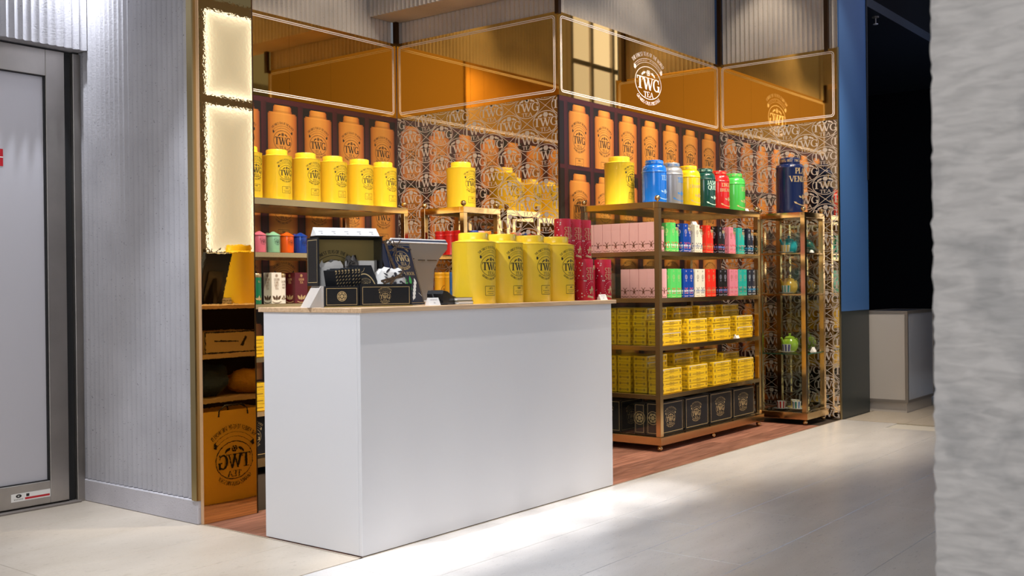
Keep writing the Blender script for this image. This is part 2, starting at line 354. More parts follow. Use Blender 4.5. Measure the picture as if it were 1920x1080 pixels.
# ------------------------------------------------------------------ lettering: a small serif stroke font
def arc(cx, cy, rx, ry, a0, a1, n=7):
    return [(cx+rx*math.cos(math.radians(a0+(a1-a0)*i/n)), cy+ry*math.sin(math.radians(a0+(a1-a0)*i/n))) for i in range(n+1)]
G = {
 'A': (.78, [[(.04, 0), (.39, 1)], [(.39, 1), (.74, 0)], [(.17, .34), (.61, .34)]]),
 'B': (.66, [[(.12, 0), (.12, 1)], [(.12, .96)]+arc(.34, .74, .22, .22, 90, -90, 5)+[(.12, .52)], [(.12, .52)]+arc(.36, .28, .24, .25, 90, -90, 5)+[(.12, .03)]]),
 'C': (.72, [arc(.40, .5, .32, .48, 45, 315, 9)]),
 'D': (.76, [[(.12, 0), (.12, 1)], [(.12, .96)]+arc(.32, .5, .36, .46, 90, -90, 7)+[(.12, .04)]]),
 'E': (.62, [[(.12, 0), (.12, 1)], [(.12, .96), (.54, .96)], [(.12, .52), (.44, .52)], [(.12, .04), (.57, .04)]]),
 'F': (.58, [[(.12, 0), (.12, 1)], [(.12, .96), (.54, .96)], [(.12, .52), (.44, .52)]]),
 'G': (.80, [arc(.42, .5, .34, .48, 48, 318, 10), [(.68, .0), (.68, .44)], [(.50, .44), (.80, .44)]]),
 'H': (.80, [[(.13, 0), (.13, 1)], [(.67, 0), (.67, 1)], [(.13, .52), (.67, .52)]]),
 'I': (.32, [[(.16, 0), (.16, 1)]]),
 'J': (.5, [[(.34, 1), (.34, .2)], arc(.2, .2, .14, .17, 0, -170, 5)]),
 'K': (.76, [[(.13, 0), (.13, 1)], [(.13, .42), (.62, 1)], [(.3, .6), (.7, 0)]]),
 'L': (.6, [[(.12, 0), (.12, 1)], [(.12, .04), (.56, .04)]]),
 'M': (.94, [[(.12, 0), (.14, 1)], [(.14, 1), (.47, .1)], [(.47, .1), (.80, 1)], [(.80, 1), (.82, 0)]]),
 'N': (.80, [[(.13, 0), (.13, 1)], [(.13, 1), (.67, 0)], [(.67, 0), (.67, 1)]]),
 'O': (.80, [arc(.40, .5, .33, .48, 0, 360, 12)]),
 'P': (.64, [[(.12, 0), (.12, 1)], [(.12, .96)]+arc(.34, .70, .24, .26, 90, -90, 5)+[(.12, .44)]]),
 'Q': (.80, [arc(.40, .5, .33, .48, 0, 360, 12), [(.45, .2), (.72, -.12)]]),
 'R': (.72, [[(.12, 0), (.12, 1)], [(.12, .96)]+arc(.34, .72, .23, .24, 90, -90, 5)+[(.12, .48)], [(.34, .48), (.66, 0)]]),
 'S': (.58, [arc(.29, .74, .21, .24, 30, 250, 6)+arc(.29, .26, .22, .24, 80, -150, 6)]),
 'T': (.72, [[(.36, 0), (.36, 1)], [(.04, .96), (.68, .96)]]),
 'U': (.78, [[(.12, 1), (.12, .3)]+arc(.39, .3, .27, .29, 180, 360, 6)+[(.66, 1)]]),
 'V': (.76, [[(.05, 1), (.39, 0)], [(.39, 0), (.72, 1)]]),
 'W': (1.1, [[(.05, 1), (.33, 0)], [(.33, 0), (.55, .9)], [(.52, 1), (.79, 0)], [(.79, 0), (1.06, 1)]]),
 'X': (.74, [[(.06, 1), (.68, 0)], [(.06, 0), (.68, 1)]]),
 'Y': (.72, [[(.05, 1), (.36, .45)], [(.67, 1), (.36, .45)], [(.36, .45), (.36, 0)]]),
 'Z': (.62, [[(.08, .96), (.54, .96)], [(.54, .96), (.06, .04)], [(.06, .04), (.56, .04)]]),
 '0': (.56, [arc(.28, .5, .22, .48, 0, 360, 10)]), '1': (.34, [[(.2, 0), (.2, 1)], [(.06, .82), (.2, 1)]]),
 '2': (.56, [arc(.28, .72, .2, .25, 160, -30, 5)+[(.06, .04)], [(.06, .04), (.52, .04)]]),
 '3': (.56, [arc(.27, .74, .2, .23, 150, -90, 5), arc(.27, .27, .22, .25, 90, -150, 5)]),
 '4': (.58, [[(.4, 0), (.4, 1)], [(.4, 1), (.04, .3)], [(.04, .3), (.54, .3)]]),
 '5': (.56, [[(.48, .96), (.12, .96)], [(.12, .96), (.1, .55)], arc(.26, .3, .23, .28, 120, -150, 6)]),
 '6': (.56, [arc(.28, .28, .21, .26, 0, 360, 8), [(.08, .32), (.34, 1)]]),
 '7': (.54, [[(.06, .96), (.5, .96)], [(.5, .96), (.2, 0)]]),
 '8': (.56, [arc(.28, .75, .18, .22, 0, 360, 8), arc(.28, .27, .22, .25, 0, 360, 8)]),
 '9': (.56, [arc(.28, .7, .21, .26, 0, 360, 8), [(.48, .66), (.22, 0)]]),
 '-': (.4, [[(.06, .45), (.34, .45)]]), '.': (.24, [[(.12, 0), (.12, .12)]]), "'": (.24, [[(.12, .8), (.12, 1)]]),
}
def strokes(ch, T=.15, thin=.4, serif=True):
    """quads of one letter in its own box (height 1)"""
    w, ls = G[ch]; Q = []
    for pl in ls:
        th = []
        for (x0, y0), (x1, y1) in zip(pl, pl[1:]):
            dx, dy = x1-x0, y1-y0; l = math.hypot(dx, dy) or 1e-6
            v = abs(dy)/l; t = T*(thin+(1-thin)*v**2)
            if len(pl) == 2 and dx*dy > 0 and abs(dx) > .12: t = T*.5
            th.append(t)
        n = len(pl); Lp, Rp = [], []
        for i, (x, y) in enumerate(pl):
            a = pl[max(0, i-1)]; b = pl[min(n-1, i+1)]; dx, dy = b[0]-a[0], b[1]-a[1]; l = math.hypot(dx, dy) or 1e-6
            t = (th[max(0, i-1)]+th[min(n-2, i)])/2
            nx, ny = -dy/l*t/2, dx/l*t/2
            if len(pl) == 2 and abs(dy) > .6 and 0 < abs(dx):
                nx, ny = (t/2*math.copysign(1, -dy))*1.05, 0
            Lp.append((x+nx, y+ny)); Rp.append((x-nx, y-ny))
        for i in range(n-1): Q.append((Lp[i], Rp[i], Rp[i+1], Lp[i+1]))
        if serif and len(pl) == 2 and abs(pl[1][1]-pl[0][1]) > .6:
            for (x, y) in pl:
                if y in (0, 1) and not (ch in 'AM' and y == 1) and not (ch in 'VWM' and y == 0) and not (ch == 'T' and y == 1) and not (ch == 'N' and (x, y) == (.67, 0)):
                    h = .055; yy = 0 if y == 0 else 1-h; ww = T*1.15
                    Q.append(((x-ww, yy), (x+ww, yy), (x+ww, yy+h), (x-ww, yy+h)))
    if serif:
        if ch == 'T':
            for x in (.04, .68): Q.append(((x-.035, .74), (x+.035, .74), (x+.035, 1), (x-.035, 1)))
        if ch in 'EF':
            Q.append(((.51, .76), (.57, .76), (.57, 1), (.51, 1)))
            if ch == 'E': Q.append(((.53, 0), (.60, 0), (.60, .24), (.53, .24)))
        if ch == 'L': Q.append(((.52, 0), (.59, 0), (.59, .24), (.52, .24)))
        if ch == 'G': Q.append(((.64, .66), (.71, .66), (.71, 1), (.64, 1)))
    return w, Q
def text_line(txt, cx, y, h, sx=1.0, T=.15, gap=.06, serif=True):
    out = []; W = 0; items = []
    for ch in txt:
        if ch == ' ': W += .35; continue
        w, q = strokes(ch, T, serif=serif); items.append((W, q)); W += w+gap
    W -= gap
    for x0, q in items:
        for quad in q: out.append(tuple((cx+(x0+x-W/2)*h*sx, y+yy*h) for x, yy in quad))
    return out
def text_arc(txt, R, h, amid, span, inside=False, T=.2, cy=0.0):
    """letters along an arc of radius R (upper arc reads clockwise; inside=True: lower arc)"""
    W = sum(.35 if c == ' ' else G[c][0]+.06 for c in txt)-.06; sx = math.radians(span)*R/(W*h); out = []; x0 = 0
    for ch in txt:
        if ch == ' ': x0 += .35; continue
        w, q = strokes(ch, T, serif=False)
        for quad in q:
            pq = []
            for x, y in quad:
                u = ((x0+x)/W-.5)*math.radians(span)
                if not inside: a = math.radians(amid)-u; r = R+y*h
                else: a = math.radians(amid)+u; r = R-y*h
                pq.append((r*math.cos(a), cy+r*math.sin(a)))
            out.append(tuple(pq))
        x0 += w+.06
    return out
def ring(cx, cy, rx, ry, t, n=40, a0=0, a1=360):
    o = []
    for i in range(n):
        a, b = math.radians(a0+(a1-a0)*i/n), math.radians(a0+(a1-a0)*(i+1)/n)
        o.append(((cx+rx*math.cos(a), cy+ry*math.sin(a)), (cx+rx*math.cos(b), cy+ry*math.sin(b)), (cx+(rx-t)*math.cos(b), cy+(ry-t)*math.sin(b)), (cx+(rx-t)*math.cos(a), cy+(ry-t)*math.sin(a))))
    return o
def disc(cx, cy, r, n=10, ry=None):
    p = [(cx+r*math.cos(2*PI*i/n), cy+(ry or r)*math.sin(2*PI*i/n)) for i in range(n)]
    return [tuple(p)]
def seg(x0, y0, x1, y1, t):
    dx, dy = x1-x0, y1-y0; l = math.hypot(dx, dy); nx, ny = -dy/l*t/2, dx/l*t/2
    return [((x0+nx, y0+ny), (x0-nx, y0-ny), (x1-nx, y1-ny), (x1+nx, y1+ny))]
def leaf(cx, cy, l, w, ang):
    c, s = math.cos(math.radians(ang)), math.sin(math.radians(ang)); p = []
    for u, v in ((-.5, 0), (-.2, .5), (.15, .45), (.5, 0), (.15, -.45), (-.2, -.5)):
        x, y = u*l, v*w; p.append((cx+x*c-y*s, cy+x*s+y*c))
    return [tuple(p)]
def frame(x0, y0, x1, y1, t, cut=0.0):
    q = [((x0, y0), (x1, y0), (x1, y0+t), (x0, y0+t)), ((x0, y1-t), (x1, y1-t), (x1, y1), (x0, y1)),
         ((x0, y0+t), (x0+t, y0+t), (x0+t, y1-t), (x0, y1-t)), ((x1-t, y0+t), (x1, y0+t), (x1, y1-t), (x1-t, y1-t))]
    return q
def rframe(x0, y0, x1, y1, r, t, n=6):
    def path(o):
        p = []
        for cx, cy, a in ((x1-r, y1-r, 0), (x0+r, y1-r, 90), (x0+r, y0+r, 180), (x1-r, y0+r, 270)):
            for i in range(n+1):
                b = math.radians(a+90*i/n); p.append((cx+(r-o)*math.cos(b), cy+(r-o)*math.sin(b)))
        return p
    A, B = path(0), path(t); N = len(A)
    return [(A[i], A[(i+1) % N], B[(i+1) % N], B[i]) for i in range(N)]
def rosette(cx, cy, r):
    o = ring(cx, cy, r, r, r*.22, 12)+disc(cx, cy, r*.5, 8)
    for k in range(6): o += disc(cx+r*.85*math.cos(k*PI/3), cy+r*.85*math.sin(k*PI/3), r*.3, 6)
    return o
def big_twg(h=.66, y=-.24, sx=1.0, T=.22):
    return text_line('TWG', 0, y, h, sx, T, .02)
def emblem(detail=2, box=None, ribbon=True):
    """the round tea-house emblem; circle of radius 1 (slightly wide), lettering above and below"""
    q = ring(0, 0, 1.0, .86, .036, 40)
    q += text_line('TWG', 0, -.36, .64, 1.0, .19, .03)
    q += text_line('TEA', 0, -.745, .28, 1.12, .15, .08)
    q += rosette(0, .52, .14)
    for s in (-1, 1):
        q += leaf(s*.32, .50, .26, .12, s*-25)+leaf(s*.44, .42, .22, .10, s*-50)
    if detail >= 1:
        q += text_arc('THE FINEST TEAS OF THE WORLD', 1.50, .20, 90, 94, T=.17, cy=-.10)
        q += text_arc('GRANDS CRUS PRESTIGE', 1.26, .18, 270, 92, True, T=.17, cy=.10)
    if ribbon:
        q += ring(0, -.16, 1.43, 1.43, .018, 22, 42, 138)+ring(0, -.16, 1.24, 1.24, .018, 22, 42, 138)
        for s in (-1, 1):
            a = math.radians(90+s*48); x, y = 1.33*math.cos(a), 1.33*math.sin(a)-.16
            q += leaf(x, y, .26, .16, 90+s*90-s*50)+leaf(x*1.02, y-.1, .2, .08, 90+s*60)
        if detail >= 2:
            for k in range(26):
                a = math.radians(134-k*88/25)
                if k not in (12, 13): q += seg(1.30*math.cos(a), 1.30*math.sin(a)-.16, 1.37*math.cos(a-.012*(k % 3)), 1.37*math.sin(a)-.16, .018)
    if box:
        q += rframe(-.62, -2.40, .62, -1.62, .04, .03, 2)
        q += text_line(box, 0, -1.90, .17, 1, .16, .06, False)
        for yy, k in ((-2.08, 8), (-2.24, 6)):
            for i in range(k): q += seg((i-k/2+.5)*.11-.03, yy, (i-k/2+.5)*.11+.03, yy+.02*(i % 2), .045)
    return q
def sub_quads(qs, maxl):
    out = []
    for q in qs:
        if len(q) != 4: out.append(q); continue
        a, b, c, d = q
        wx = max(abs(a[0]-d[0]), abs(b[0]-c[0])); wy = max(abs(a[0]-b[0]), abs(d[0]-c[0]))
        n, m = max(1, math.ceil(wx/maxl)), max(1, math.ceil(wy/maxl))
        def P(u, v):
            return tuple((1-u)*((1-v)*a[k]+v*b[k])+u*((1-v)*d[k]+v*c[k]) for k in range(2))
        for i in range(n):
            for j in range(m): out.append((P(i/n, j/m), P(i/n, (j+1)/m), P((i+1)/n, (j+1)/m), P((i+1)/n, j/m)))
    return out
def flat(qs, fn, mb=None, mi=0):
    mb = mb or MB()
    for k, q in enumerate(qs): mb.add([fn(x, y, (k % 5)*3e-5) for x, y in q], [tuple(range(len(q)))], mi)
    return mb
def tf(qs, sx, cx=0, cy=0, sy=None):
    sy = sx if sy is None else sy
    return [tuple((cx+x*sx, cy+y*sy) for x, y in q) for q in qs]
def wrap(qs, R, z=0.0, ang=-PI/2, maxl=.03, off=.0005):
    """wrap flat lettering (in metres) round a cylinder standing at the origin, centred on ang"""
    def fn(x, y, e):
        a = ang+x/R; r = R+off+e
        return (r*math.cos(a), r*math.sin(a), z+y)
    return flat(sub_quads(qs, maxl), fn)
# faces of boxes / walls: (u right, v up) as seen from in front
def on_negY(y, x0=0, z0=0, e0=.0006): return lambda u, v, e: (x0+u, y-e0-e, z0+v)
def on_posY(y, x0=0, z0=0, e0=.0006): return lambda u, v, e: (x0-u, y+e0+e, z0+v)
def on_negX(x, y0=0, z0=0, e0=.0006): return lambda u, v, e: (x-e0-e, y0-u, z0+v)
def on_top(z, x0=0, y0=0, e0=.0006): return lambda u, v, e: (x0+u, y0+v, z+e0+e)

# ------------------------------------------------------------------ floors
fb = MB(); fb.box(-4.4, -9, -0.10, 26, 7.5, -0.006)
floor = structure('floor', fb, grout_m, 'pale stone slab floor of the hall with thin light joints')
slabs = {}
def slab(w, d, mat):
    k = (round(w, 3), round(d, 3), mat.name)
    if k not in slabs:
        b = MB(); b.box(-w/2, -d/2, -0.006, w/2, d/2, 0, 0, 0.0012); slabs[k] = b.mesh('stone_slab', mat)
    return slabs[k]
def lay(x0, x1, y0, y1, mat, nx, ny, jx=0.0025):
    w, d = (x1-x0)/nx, (y1-y0)/ny
    for j in range(ny):
        for i in range(nx):
            link('stone_slab', slab(w-jx, d-jx, mat), floor, (x0+(i+.5)*w, y0+(j+.5)*d, 0))
P = 0.43
for j in range(12):                                    # white slabs in front of the counter, staggered rows
    y1 = 3.128-P*j; off = 0.43*(j % 2)
    for i in range(-1, 9):
        x0 = 0.1+.92*i-off; x1 = min(x0+.92, 8.235)
        if x1-x0 < .05 or x1 < -.6: continue
        link('stone_slab', slab(x1-x0-.0025, P-.0025, white_stone), floor, ((x0+x1)/2, y1-P/2, 0))
lay(0.24, 2.978, 3.134, 5.19, beige_stone, 3, 5)
lay(8.245, 13.1, -1.6, 3.12, beige_stone, 5, 10)
lay(8.87, 13.1, 3.134, 6.4, beige_stone, 4, 7)
wf = MB(); wf.box(2.985, 3.132, -0.006, 8.22, 5.72, -0.0045)
wood_floor = structure('wooden_floor', wf, dark_in, 'dark walnut plank floor of the shop under the racks')
PW = 0.098
pl_m = MB(); pl_m.box(-.6, -PW/2+.001, -0.0045, .6, PW/2-.001, 0, 0, 0.0010); plank_mesh = pl_m.mesh('wood_plank', plank_m)
pl_s = MB(); pl_s.box(-.3, -PW/2+.001, -0.0045, .3, PW/2-.001, 0, 0, 0.0010); plank_short = pl_s.mesh('wood_plank', plank_m)
for j in range(11):
    y = 3.133+PW*(j+.5); x = 2.99; k = 0
    if j % 2: link('wood_plank', plank_short, wood_floor, (x+.3, y, 0)); x += .6
    while x+1.19 < 8.21:
        link('wood_plank', plank_mesh, wood_floor, (x+.6, y, 0)); x += 1.2
    if 8.205-x > .55: link('wood_plank', plank_short, wood_floor, (x+.3, y, 0))
t1 = MB(); t1.box(2.978, 3.126, -0.004, 2.987, 5.19, 0.0015); t1.box(2.978, 3.126, -0.004, 8.24, 3.133, 0.0015); t1.box(8.236, -1.6, -0.004, 8.245, 3.13, 0.0012)
structure('trim_1', t1, M('pale_metal_trim', L(206, 196, 180), 0.35, 0.6), 'thin pale metal strip between wooden floor and stone slabs')

# ------------------------------------------------------------------ fluted concrete
def flute(mb, kind, c, a0, a1, z0, z1, pitch=0.042, depth=0.015, sgn=-1, thick=0.06):
    """fluted slab; kind 'X' = face at x=c looking along sgn*x, running along y from a0 to a1"""
    n = max(1, round((a1-a0)/pitch)); pts = []
    for i in range(n):
        for u in (0, .10, .25, .45, .65, .82, .93):
            s = math.sin(PI*min(1, max(0, (u-.05)/.90)))**.8
            pts.append((a0+(i+u)*(a1-a0)/n, depth*s))
    pts.append((a1, 0)); N = len(pts)
    mk = (lambda a, d, z: (c-sgn*d, a, z)) if kind == 'X' else (lambda a, d, z: (a, c-sgn*d, z))
    vs_ = [mk(a, d, z0) for a, d in pts]+[mk(a, d, z1) for a, d in pts]
    back = [mk(a0, thick, z0), mk(a1, thick, z0), mk(a0, thick, z1), mk(a1, thick, z1)]
    b = len(vs_); vs_ += back
    fs = [(i, i+1, N+i+1, N+i) for i in range(N-1)]
    fs += [tuple(range(N-1, -1, -1))+(b, b+1), tuple(range(N, 2*N))+(b+3, b+2), (0, N, b+2, b), (N-1, b+1, b+3, 2*N-1), (b, b+2, b+3, b+1)]
    mb.add(vs_, fs)
w = MB(); flute(w, 'X', 2.962, 4.225, 5.185, 0.115, 3.9)
structure('wall_left', w, concrete_m, 'grey fluted concrete wall beside the metal door', 40)
b = MB(); b.box(2.958, 4.19, 0, 3.02, 5.185, 0.112, 0, 0.004)
structure('baseboard_left', b, plinth_m, 'pale concrete plinth at the foot of the fluted wall')
w = MB(); flute(w, 'Y', 5.09, 0.4, 2.955, 2.335, 3.9, thick=0.25)
structure('wall_over_door', w, concrete_m, 'fluted concrete lintel panel above the metal door', 40)
UP = 2.955
def upper(nm, kind, c, a0, a1, lab, z1=3.9):
    w = MB(); flute(w, kind, c, a0, a1, UP-.12, z1); structure(nm, w, concrete_d, lab, 40)
upper('wall_back', 'Y', 5.715, 3.3, 5.82, 'fluted concrete wall above the rear left mirror band')
upper('wall_corner', 'X', 5.875, 4.17, 5.69, 'fluted concrete wall above the mirror band of the middle return')
upper('wall_right', 'Y', 4.19, 5.89, 8.19, 'fluted concrete wall above the mirror band with the round emblem')
upper('wall_far_right', 'X', 8.235, 3.14, 4.14, 'fluted concrete wall above the mirror band next to the blue pier')
cw = MB(); cw.box(3.29, 5.7035, 0, 5.95, 5.86, UP); structure('wall_back_core', cw, concrete_d, 'plain wall carrying the rear left tin poster')
cw = MB(); cw.box(5.87, 4.187, 0, 8.22, 5.70, UP-.01); structure('wall_corner_core', cw, concrete_d, 'solid corner block behind the right tin poster')
cw = MB(); cw.box(8.225, 3.145, 0, 8.34, 4.18, UP-.01); structure('wall_far_right_core', cw, concrete_d, 'wall behind the printed mirror next to the blue pier')
def bulk(nm, kind, c, a0, a1, z0, z1, th, lab):
    w = MB(); flute(w, kind, c, a0, a1, z0, z1, thick=th); structure(nm, w, concrete_d, lab, 40)
bulk('beam_corner', 'X', 5.585, 3.87, 5.70, 3.118, 3.9, 0.285, 'fluted concrete beam hanging over the middle mirror wall')
for k, (x, y) in enumerate(((5.835, 5.675), (5.845, 4.160), (8.195, 4.15), (8.205, 3.215))):
    s = MB(); s.box(x-.016, y-.016, UP-.02, x+.016, y+.016, 3.9)
    structure('trim_%d' % (k+2), s, brown_strip, ('dark bronze corner strip in the inner corner over the rear poster', 'dark bronze strip on the outer corner of the middle wall', 'dark bronze strip in the inner corner right of the emblem band', 'dark bronze strip near the blue pier above the mirror')[k])

# mirrored pilaster at the left end of the shop
pb = MB(); pb.box(2.985, 4.19, 0, 3.284, 5.70, 3.9); structure('pilaster_core', pb, concrete_d, 'pier behind the tall amber mirror at the left end')
pb = MB(); pb.box(2.975, 4.168, 0.002, 3.284, 4.186, 3.9, 0)
pil = structure('mirror_pilaster', pb, [pil_m], 'tall amber mirror panel between fluted wall and white counter')
pe = MB(); pe.box(2.9735, 4.1675, 0.002, 2.9775, 4.187, 3.9); part('edge_strip', pe, copper, pil, label='copper coloured edge strip')
pe = MB(); pe.box(2.951, 4.187, 0.112, 2.976, 4.226, 3.9); part('edge_profile', pe, brass_d, pil, label='dull olive brass edge profile')
pe = MB(); pe.box(3.282, 4.1665, 0.002, 3.288, 4.187, 3.9); part('edge_strip', pe, brown_strip, pil)

# ------------------------------------------------------------------ mirror bands with printed border
BZ0, BZ1 = 2.388, 2.955
def band(nm, kind, c, a0, a1, joints, lab, logo=None):
    r = thing(nm, lab, 'mirror band', kind='structure'); cuts = [a0]+joints+[a1]
    for p, q in zip(cuts, cuts[1:]):
        m = MB()
        if kind == 'Y': m.box(p+.0006, c, BZ0, q-.0006, c+.02, BZ1)
        else: m.box(c, p+.0006, BZ0, c+.02, q-.0006, BZ1)
        part('mirror_panel', m, band_m, r)
    Wd = a1-a0; o = .022
    qs = rframe(o, o, Wd-o, BZ1-BZ0-o, .028, .0065)+rframe(o+.0125, o+.0125, Wd-o-.0125, BZ1-BZ0-o-.0125, .018, .0055)
    fn = on_negY(c, a0, BZ0) if kind == 'Y' else on_negX(c, a1, BZ0)
    part('border_print', flat(qs, fn), white_ink, r, label='white double border line')
    if logo:
        e = emblem(2); part('emblem_print', flat(tf(e, .196, logo[0]-a0, logo[1]-BZ0-.03, .146), fn), white_ink, r, label='white round emblem print')
    return r
band('mirror_band', 'Y', 5.69, 3.29, 5.846, [4.05, 4.80], 'bronze mirror band above the rear left tin poster')
band('mirror_band', 'X', 5.852, 4.168, 5.688, [4.95], 'bronze mirror band above the middle patterned mirror')
band('mirror_band', 'Y', 4.165, 5.853, 8.208, [6.495, 7.587], 'bronze mirror band carrying the white round emblem', (7.035, 2.665))
band('mirror_band', 'X', 8.21, 3.135, 4.163, [], 'short bronze mirror band next to the blue pier')

# ------------------------------------------------------------------ tin posters (flat photographic print of tins on shelves)
def lerp(a, b, t): return tuple(a[i]+(b[i]-a[i])*t for i in range(3))+(1,)
def poster(nm, c, a0, a1, first, lab):
    r = thing(nm, lab, 'poster', kind=None)
    b = MB(); b.box(a0, c, 0.0, a1, c+.012, BZ0-.001); part('backing', b, M('poster_backing', L(40, 16, 18), 0.5), r)
    mb = MB(); mb.c = []
    def quad(x0, z0, x1, z1, c0, c1=None, e=.0006):
        mb.add([(x0, c-e, z0), (x1, c-e, z0), (x1, c-e, z1), (x0, c-e, z1)], [(0, 1, 2, 3)]); c1 = c1 or c0; mb.c.append((c0, c1, c1, c0))
    bur, blk = L(74, 20, 30), L(18, 8, 9)
    quad(a0, 0, a1, BZ0-.002, blk, None, .0004)
    tops = [2.345-.478*k for k in range(5)]
    quad(a0, 2.352, a1, BZ0-.002, bur, None, .0007)
    for t in tops: quad(a0, t-.452, a1, t-.424, bur, L(58, 14, 24), .0008)
    x = first-.16-.32*2
    while x < a1+.05:
        if x > a0-.02: quad(max(a0, x-.022), 0, min(a1, x+.022), 2.36, bur, L(52, 12, 20), .0009)
        x += .32
    inks = []
    nums = ['5077', '5078', '6033', '1003', '5102', '6177', '5001', '3100']
    for ri, t in enumerate(tops):
        k = 0; cx = first-.32*3
        while cx < a1+.15:
            if cx > a0-.02:
                hw = .126; z0 = t-.423
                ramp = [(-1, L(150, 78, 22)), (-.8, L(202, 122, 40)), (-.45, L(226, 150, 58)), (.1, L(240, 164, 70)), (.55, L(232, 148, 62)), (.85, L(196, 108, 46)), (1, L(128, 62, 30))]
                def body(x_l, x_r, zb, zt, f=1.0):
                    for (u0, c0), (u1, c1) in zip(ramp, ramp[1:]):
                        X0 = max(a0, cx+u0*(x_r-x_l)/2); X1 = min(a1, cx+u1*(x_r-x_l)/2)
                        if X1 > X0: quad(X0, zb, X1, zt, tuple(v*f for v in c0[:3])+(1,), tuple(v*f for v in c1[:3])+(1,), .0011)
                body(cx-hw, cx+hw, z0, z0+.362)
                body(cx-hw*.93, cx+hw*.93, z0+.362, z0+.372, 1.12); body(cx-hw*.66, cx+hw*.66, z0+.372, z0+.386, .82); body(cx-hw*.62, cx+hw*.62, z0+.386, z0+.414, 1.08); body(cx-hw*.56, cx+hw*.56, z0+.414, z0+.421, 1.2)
                if ri < 3:
                    e = tf(emblem(1, nums[(k+ri*3) % 8]), .080, cx, z0+.182)
                    inks += [q for q in e if all(a0 < p[0] < a1 for p in q)]
            cx += .32; k += 1
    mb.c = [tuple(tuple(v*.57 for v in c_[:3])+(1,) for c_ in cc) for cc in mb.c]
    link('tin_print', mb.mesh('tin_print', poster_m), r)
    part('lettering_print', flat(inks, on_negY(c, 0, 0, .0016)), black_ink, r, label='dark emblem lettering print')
    return r
poster('tin_poster', 5.69, 3.29, 5.85, 4.733, 'rear left wall poster printed with orange tea tins on dark shelves')
poster('tin_poster', 4.165, 5.855, 8.208, 6.09, 'right wall poster printed with orange tea tins under the emblem band')

# patterned mirrors
def pattern(nm, c, a0, a1, lab, yref):
    r = thing(nm, lab, 'mirror', kind=None)
    b = MB(); b.box(c, a0, 0.002, c+.016, a1, BZ0-.001); part('mirror_panel', b, pat_m, r)
    med = ring(0, 0, .1085, .0785, .0045, 30)
    med += tf(text_line('TWG', 0, 0, 1, 1.30, .17, .02), .058, 0, -.029)+tf(text_line('TEA', 0, 0, 1, 1.40, .15, .1), .027, 0, -.064)
    med += tf(rosette(0, 0, 1), .020, 0, .050, .0165)+disc(0, .050, .017, 8, .014)
    for s in (-1, 1): med += leaf(s*.040, .046, .032, .016, s*-25)+leaf(s*.058, .039, .024, .012, s*-45)
    xx = seg(-.080, -.056, .080, .056, .0038)+seg(-.080, .056, .080, -.056, .0038)
    qs = []; Wd = a1-a0; H = BZ0-.004
    for i in range(-12, int(Wd/.16)+3):
        for j in range(-1, 12):
            u = (a1-yref)+.159*i; v = 2.330-.2285*j+(.11425 if i % 2 else 0)
            for du, dv, pat in ((0, 0, med), (0, -.11425, xx)):
                for q in pat:
                    p = [(min(max(u+du+x, .002), Wd-.002), min(max(v+dv+y, .01), H)) for x, y in q]
                    if max(a[0] for a in p)-min(a[0] for a in p) > 1e-4 and max(a[1] for a in p)-min(a[1] for a in p) > 1e-4: qs.append(tuple(p))
    part('frosted_pattern', flat(qs, on_negX(c, a1, 0)), frost_ink, r, label='frosted repeat pattern of round emblems')
    return r
pattern('patterned_mirror', 5.852, 4.178, 5.688, 'bronze mirror wall with repeated white emblems behind the small left shelf', 4.438)
pattern('patterned_mirror', 8.21, 3.135, 4.163, 'bronze mirror wall with repeated white emblems behind the cup cabinet', 3.24)
e = MB(); e.box(8.204, 3.128, 0.002, 8.232, 3.136, 2.96); structure('trim_6', e, brass_d, 'thin brass edge of the mirror wall beside the blue pier')

# ------------------------------------------------------------------ door
d = thing('door_1', 'steel framed white glazed sliding door left of the fluted wall', 'door', kind='structure')
DY = 5.185
fr = MB(); fr.box(2.778, DY-.01, .018, 2.878, DY+.04, 2.325, 0, .002); part('frame_stile', fr, steel, d)
fr = MB(); fr.box(.6, DY-.01, 2.19, 2.777, DY+.04, 2.325, 0, .002); part('frame_rail', fr, steel, d)
fr = MB(); fr.box(.6, DY-.01, .018, 2.777, DY+.04, .132, 0, .002); part('frame_rail', fr, steel, d)
g = MB(); g.box(.6, DY+.012, .135, 2.772, DY+.022, 2.187); part('door_panel', g, door_white, d, label='white frosted door panel')
g = MB()
for a in ((2.7715, DY-.002, .133, 2.7785, DY+.03, 2.189), (.6, DY-.002, 2.186, 2.775, DY+.03, 2.1915), (.6, DY-.002, .1305, 2.775, DY+.03, .136)): g.box(*a)
part('panel_seal', g, black_rub, d)
g = MB(); g.box(2.879, DY, .004, 2.897, DY+.05, 2.325); g.box(2.899, DY+.004, .004, 2.917, DY+.05, 2.325); g.box(2.878, DY+.02, .004, 2.918, DY+.06, 2.325); part('rubber_seal', g, black_rub, d, label='black ribbed rubber door seal')
g = MB(); g.box(2.919, DY-.02, .0, 2.960, DY+.06, 2.325, 0, .002); part('door_post', g, steel, d)
g = MB(); g.box(.6, DY-.04, 0, 2.93, DY+.05, .010, 0, .002); part('threshold', g, M('grey_threshold', L(128, 120, 114), .5), d)
g = MB(); g.box(2.573, DY-.0115, .052, 2.775, DY-.0102, .091)
st = part('door_sticker', g, paper_white, d, label='white door sticker with red stripe')
qs = frame(0, 0, .001, .001, .0003)
part('sticker_stripe', flat([((.07, .006), (.198, .006), (.198, .016), (.07, .016))], on_negY(DY-.0115, 2.573, .052, .0004)), M('sticker_red', L(196, 30, 40), .5), st)
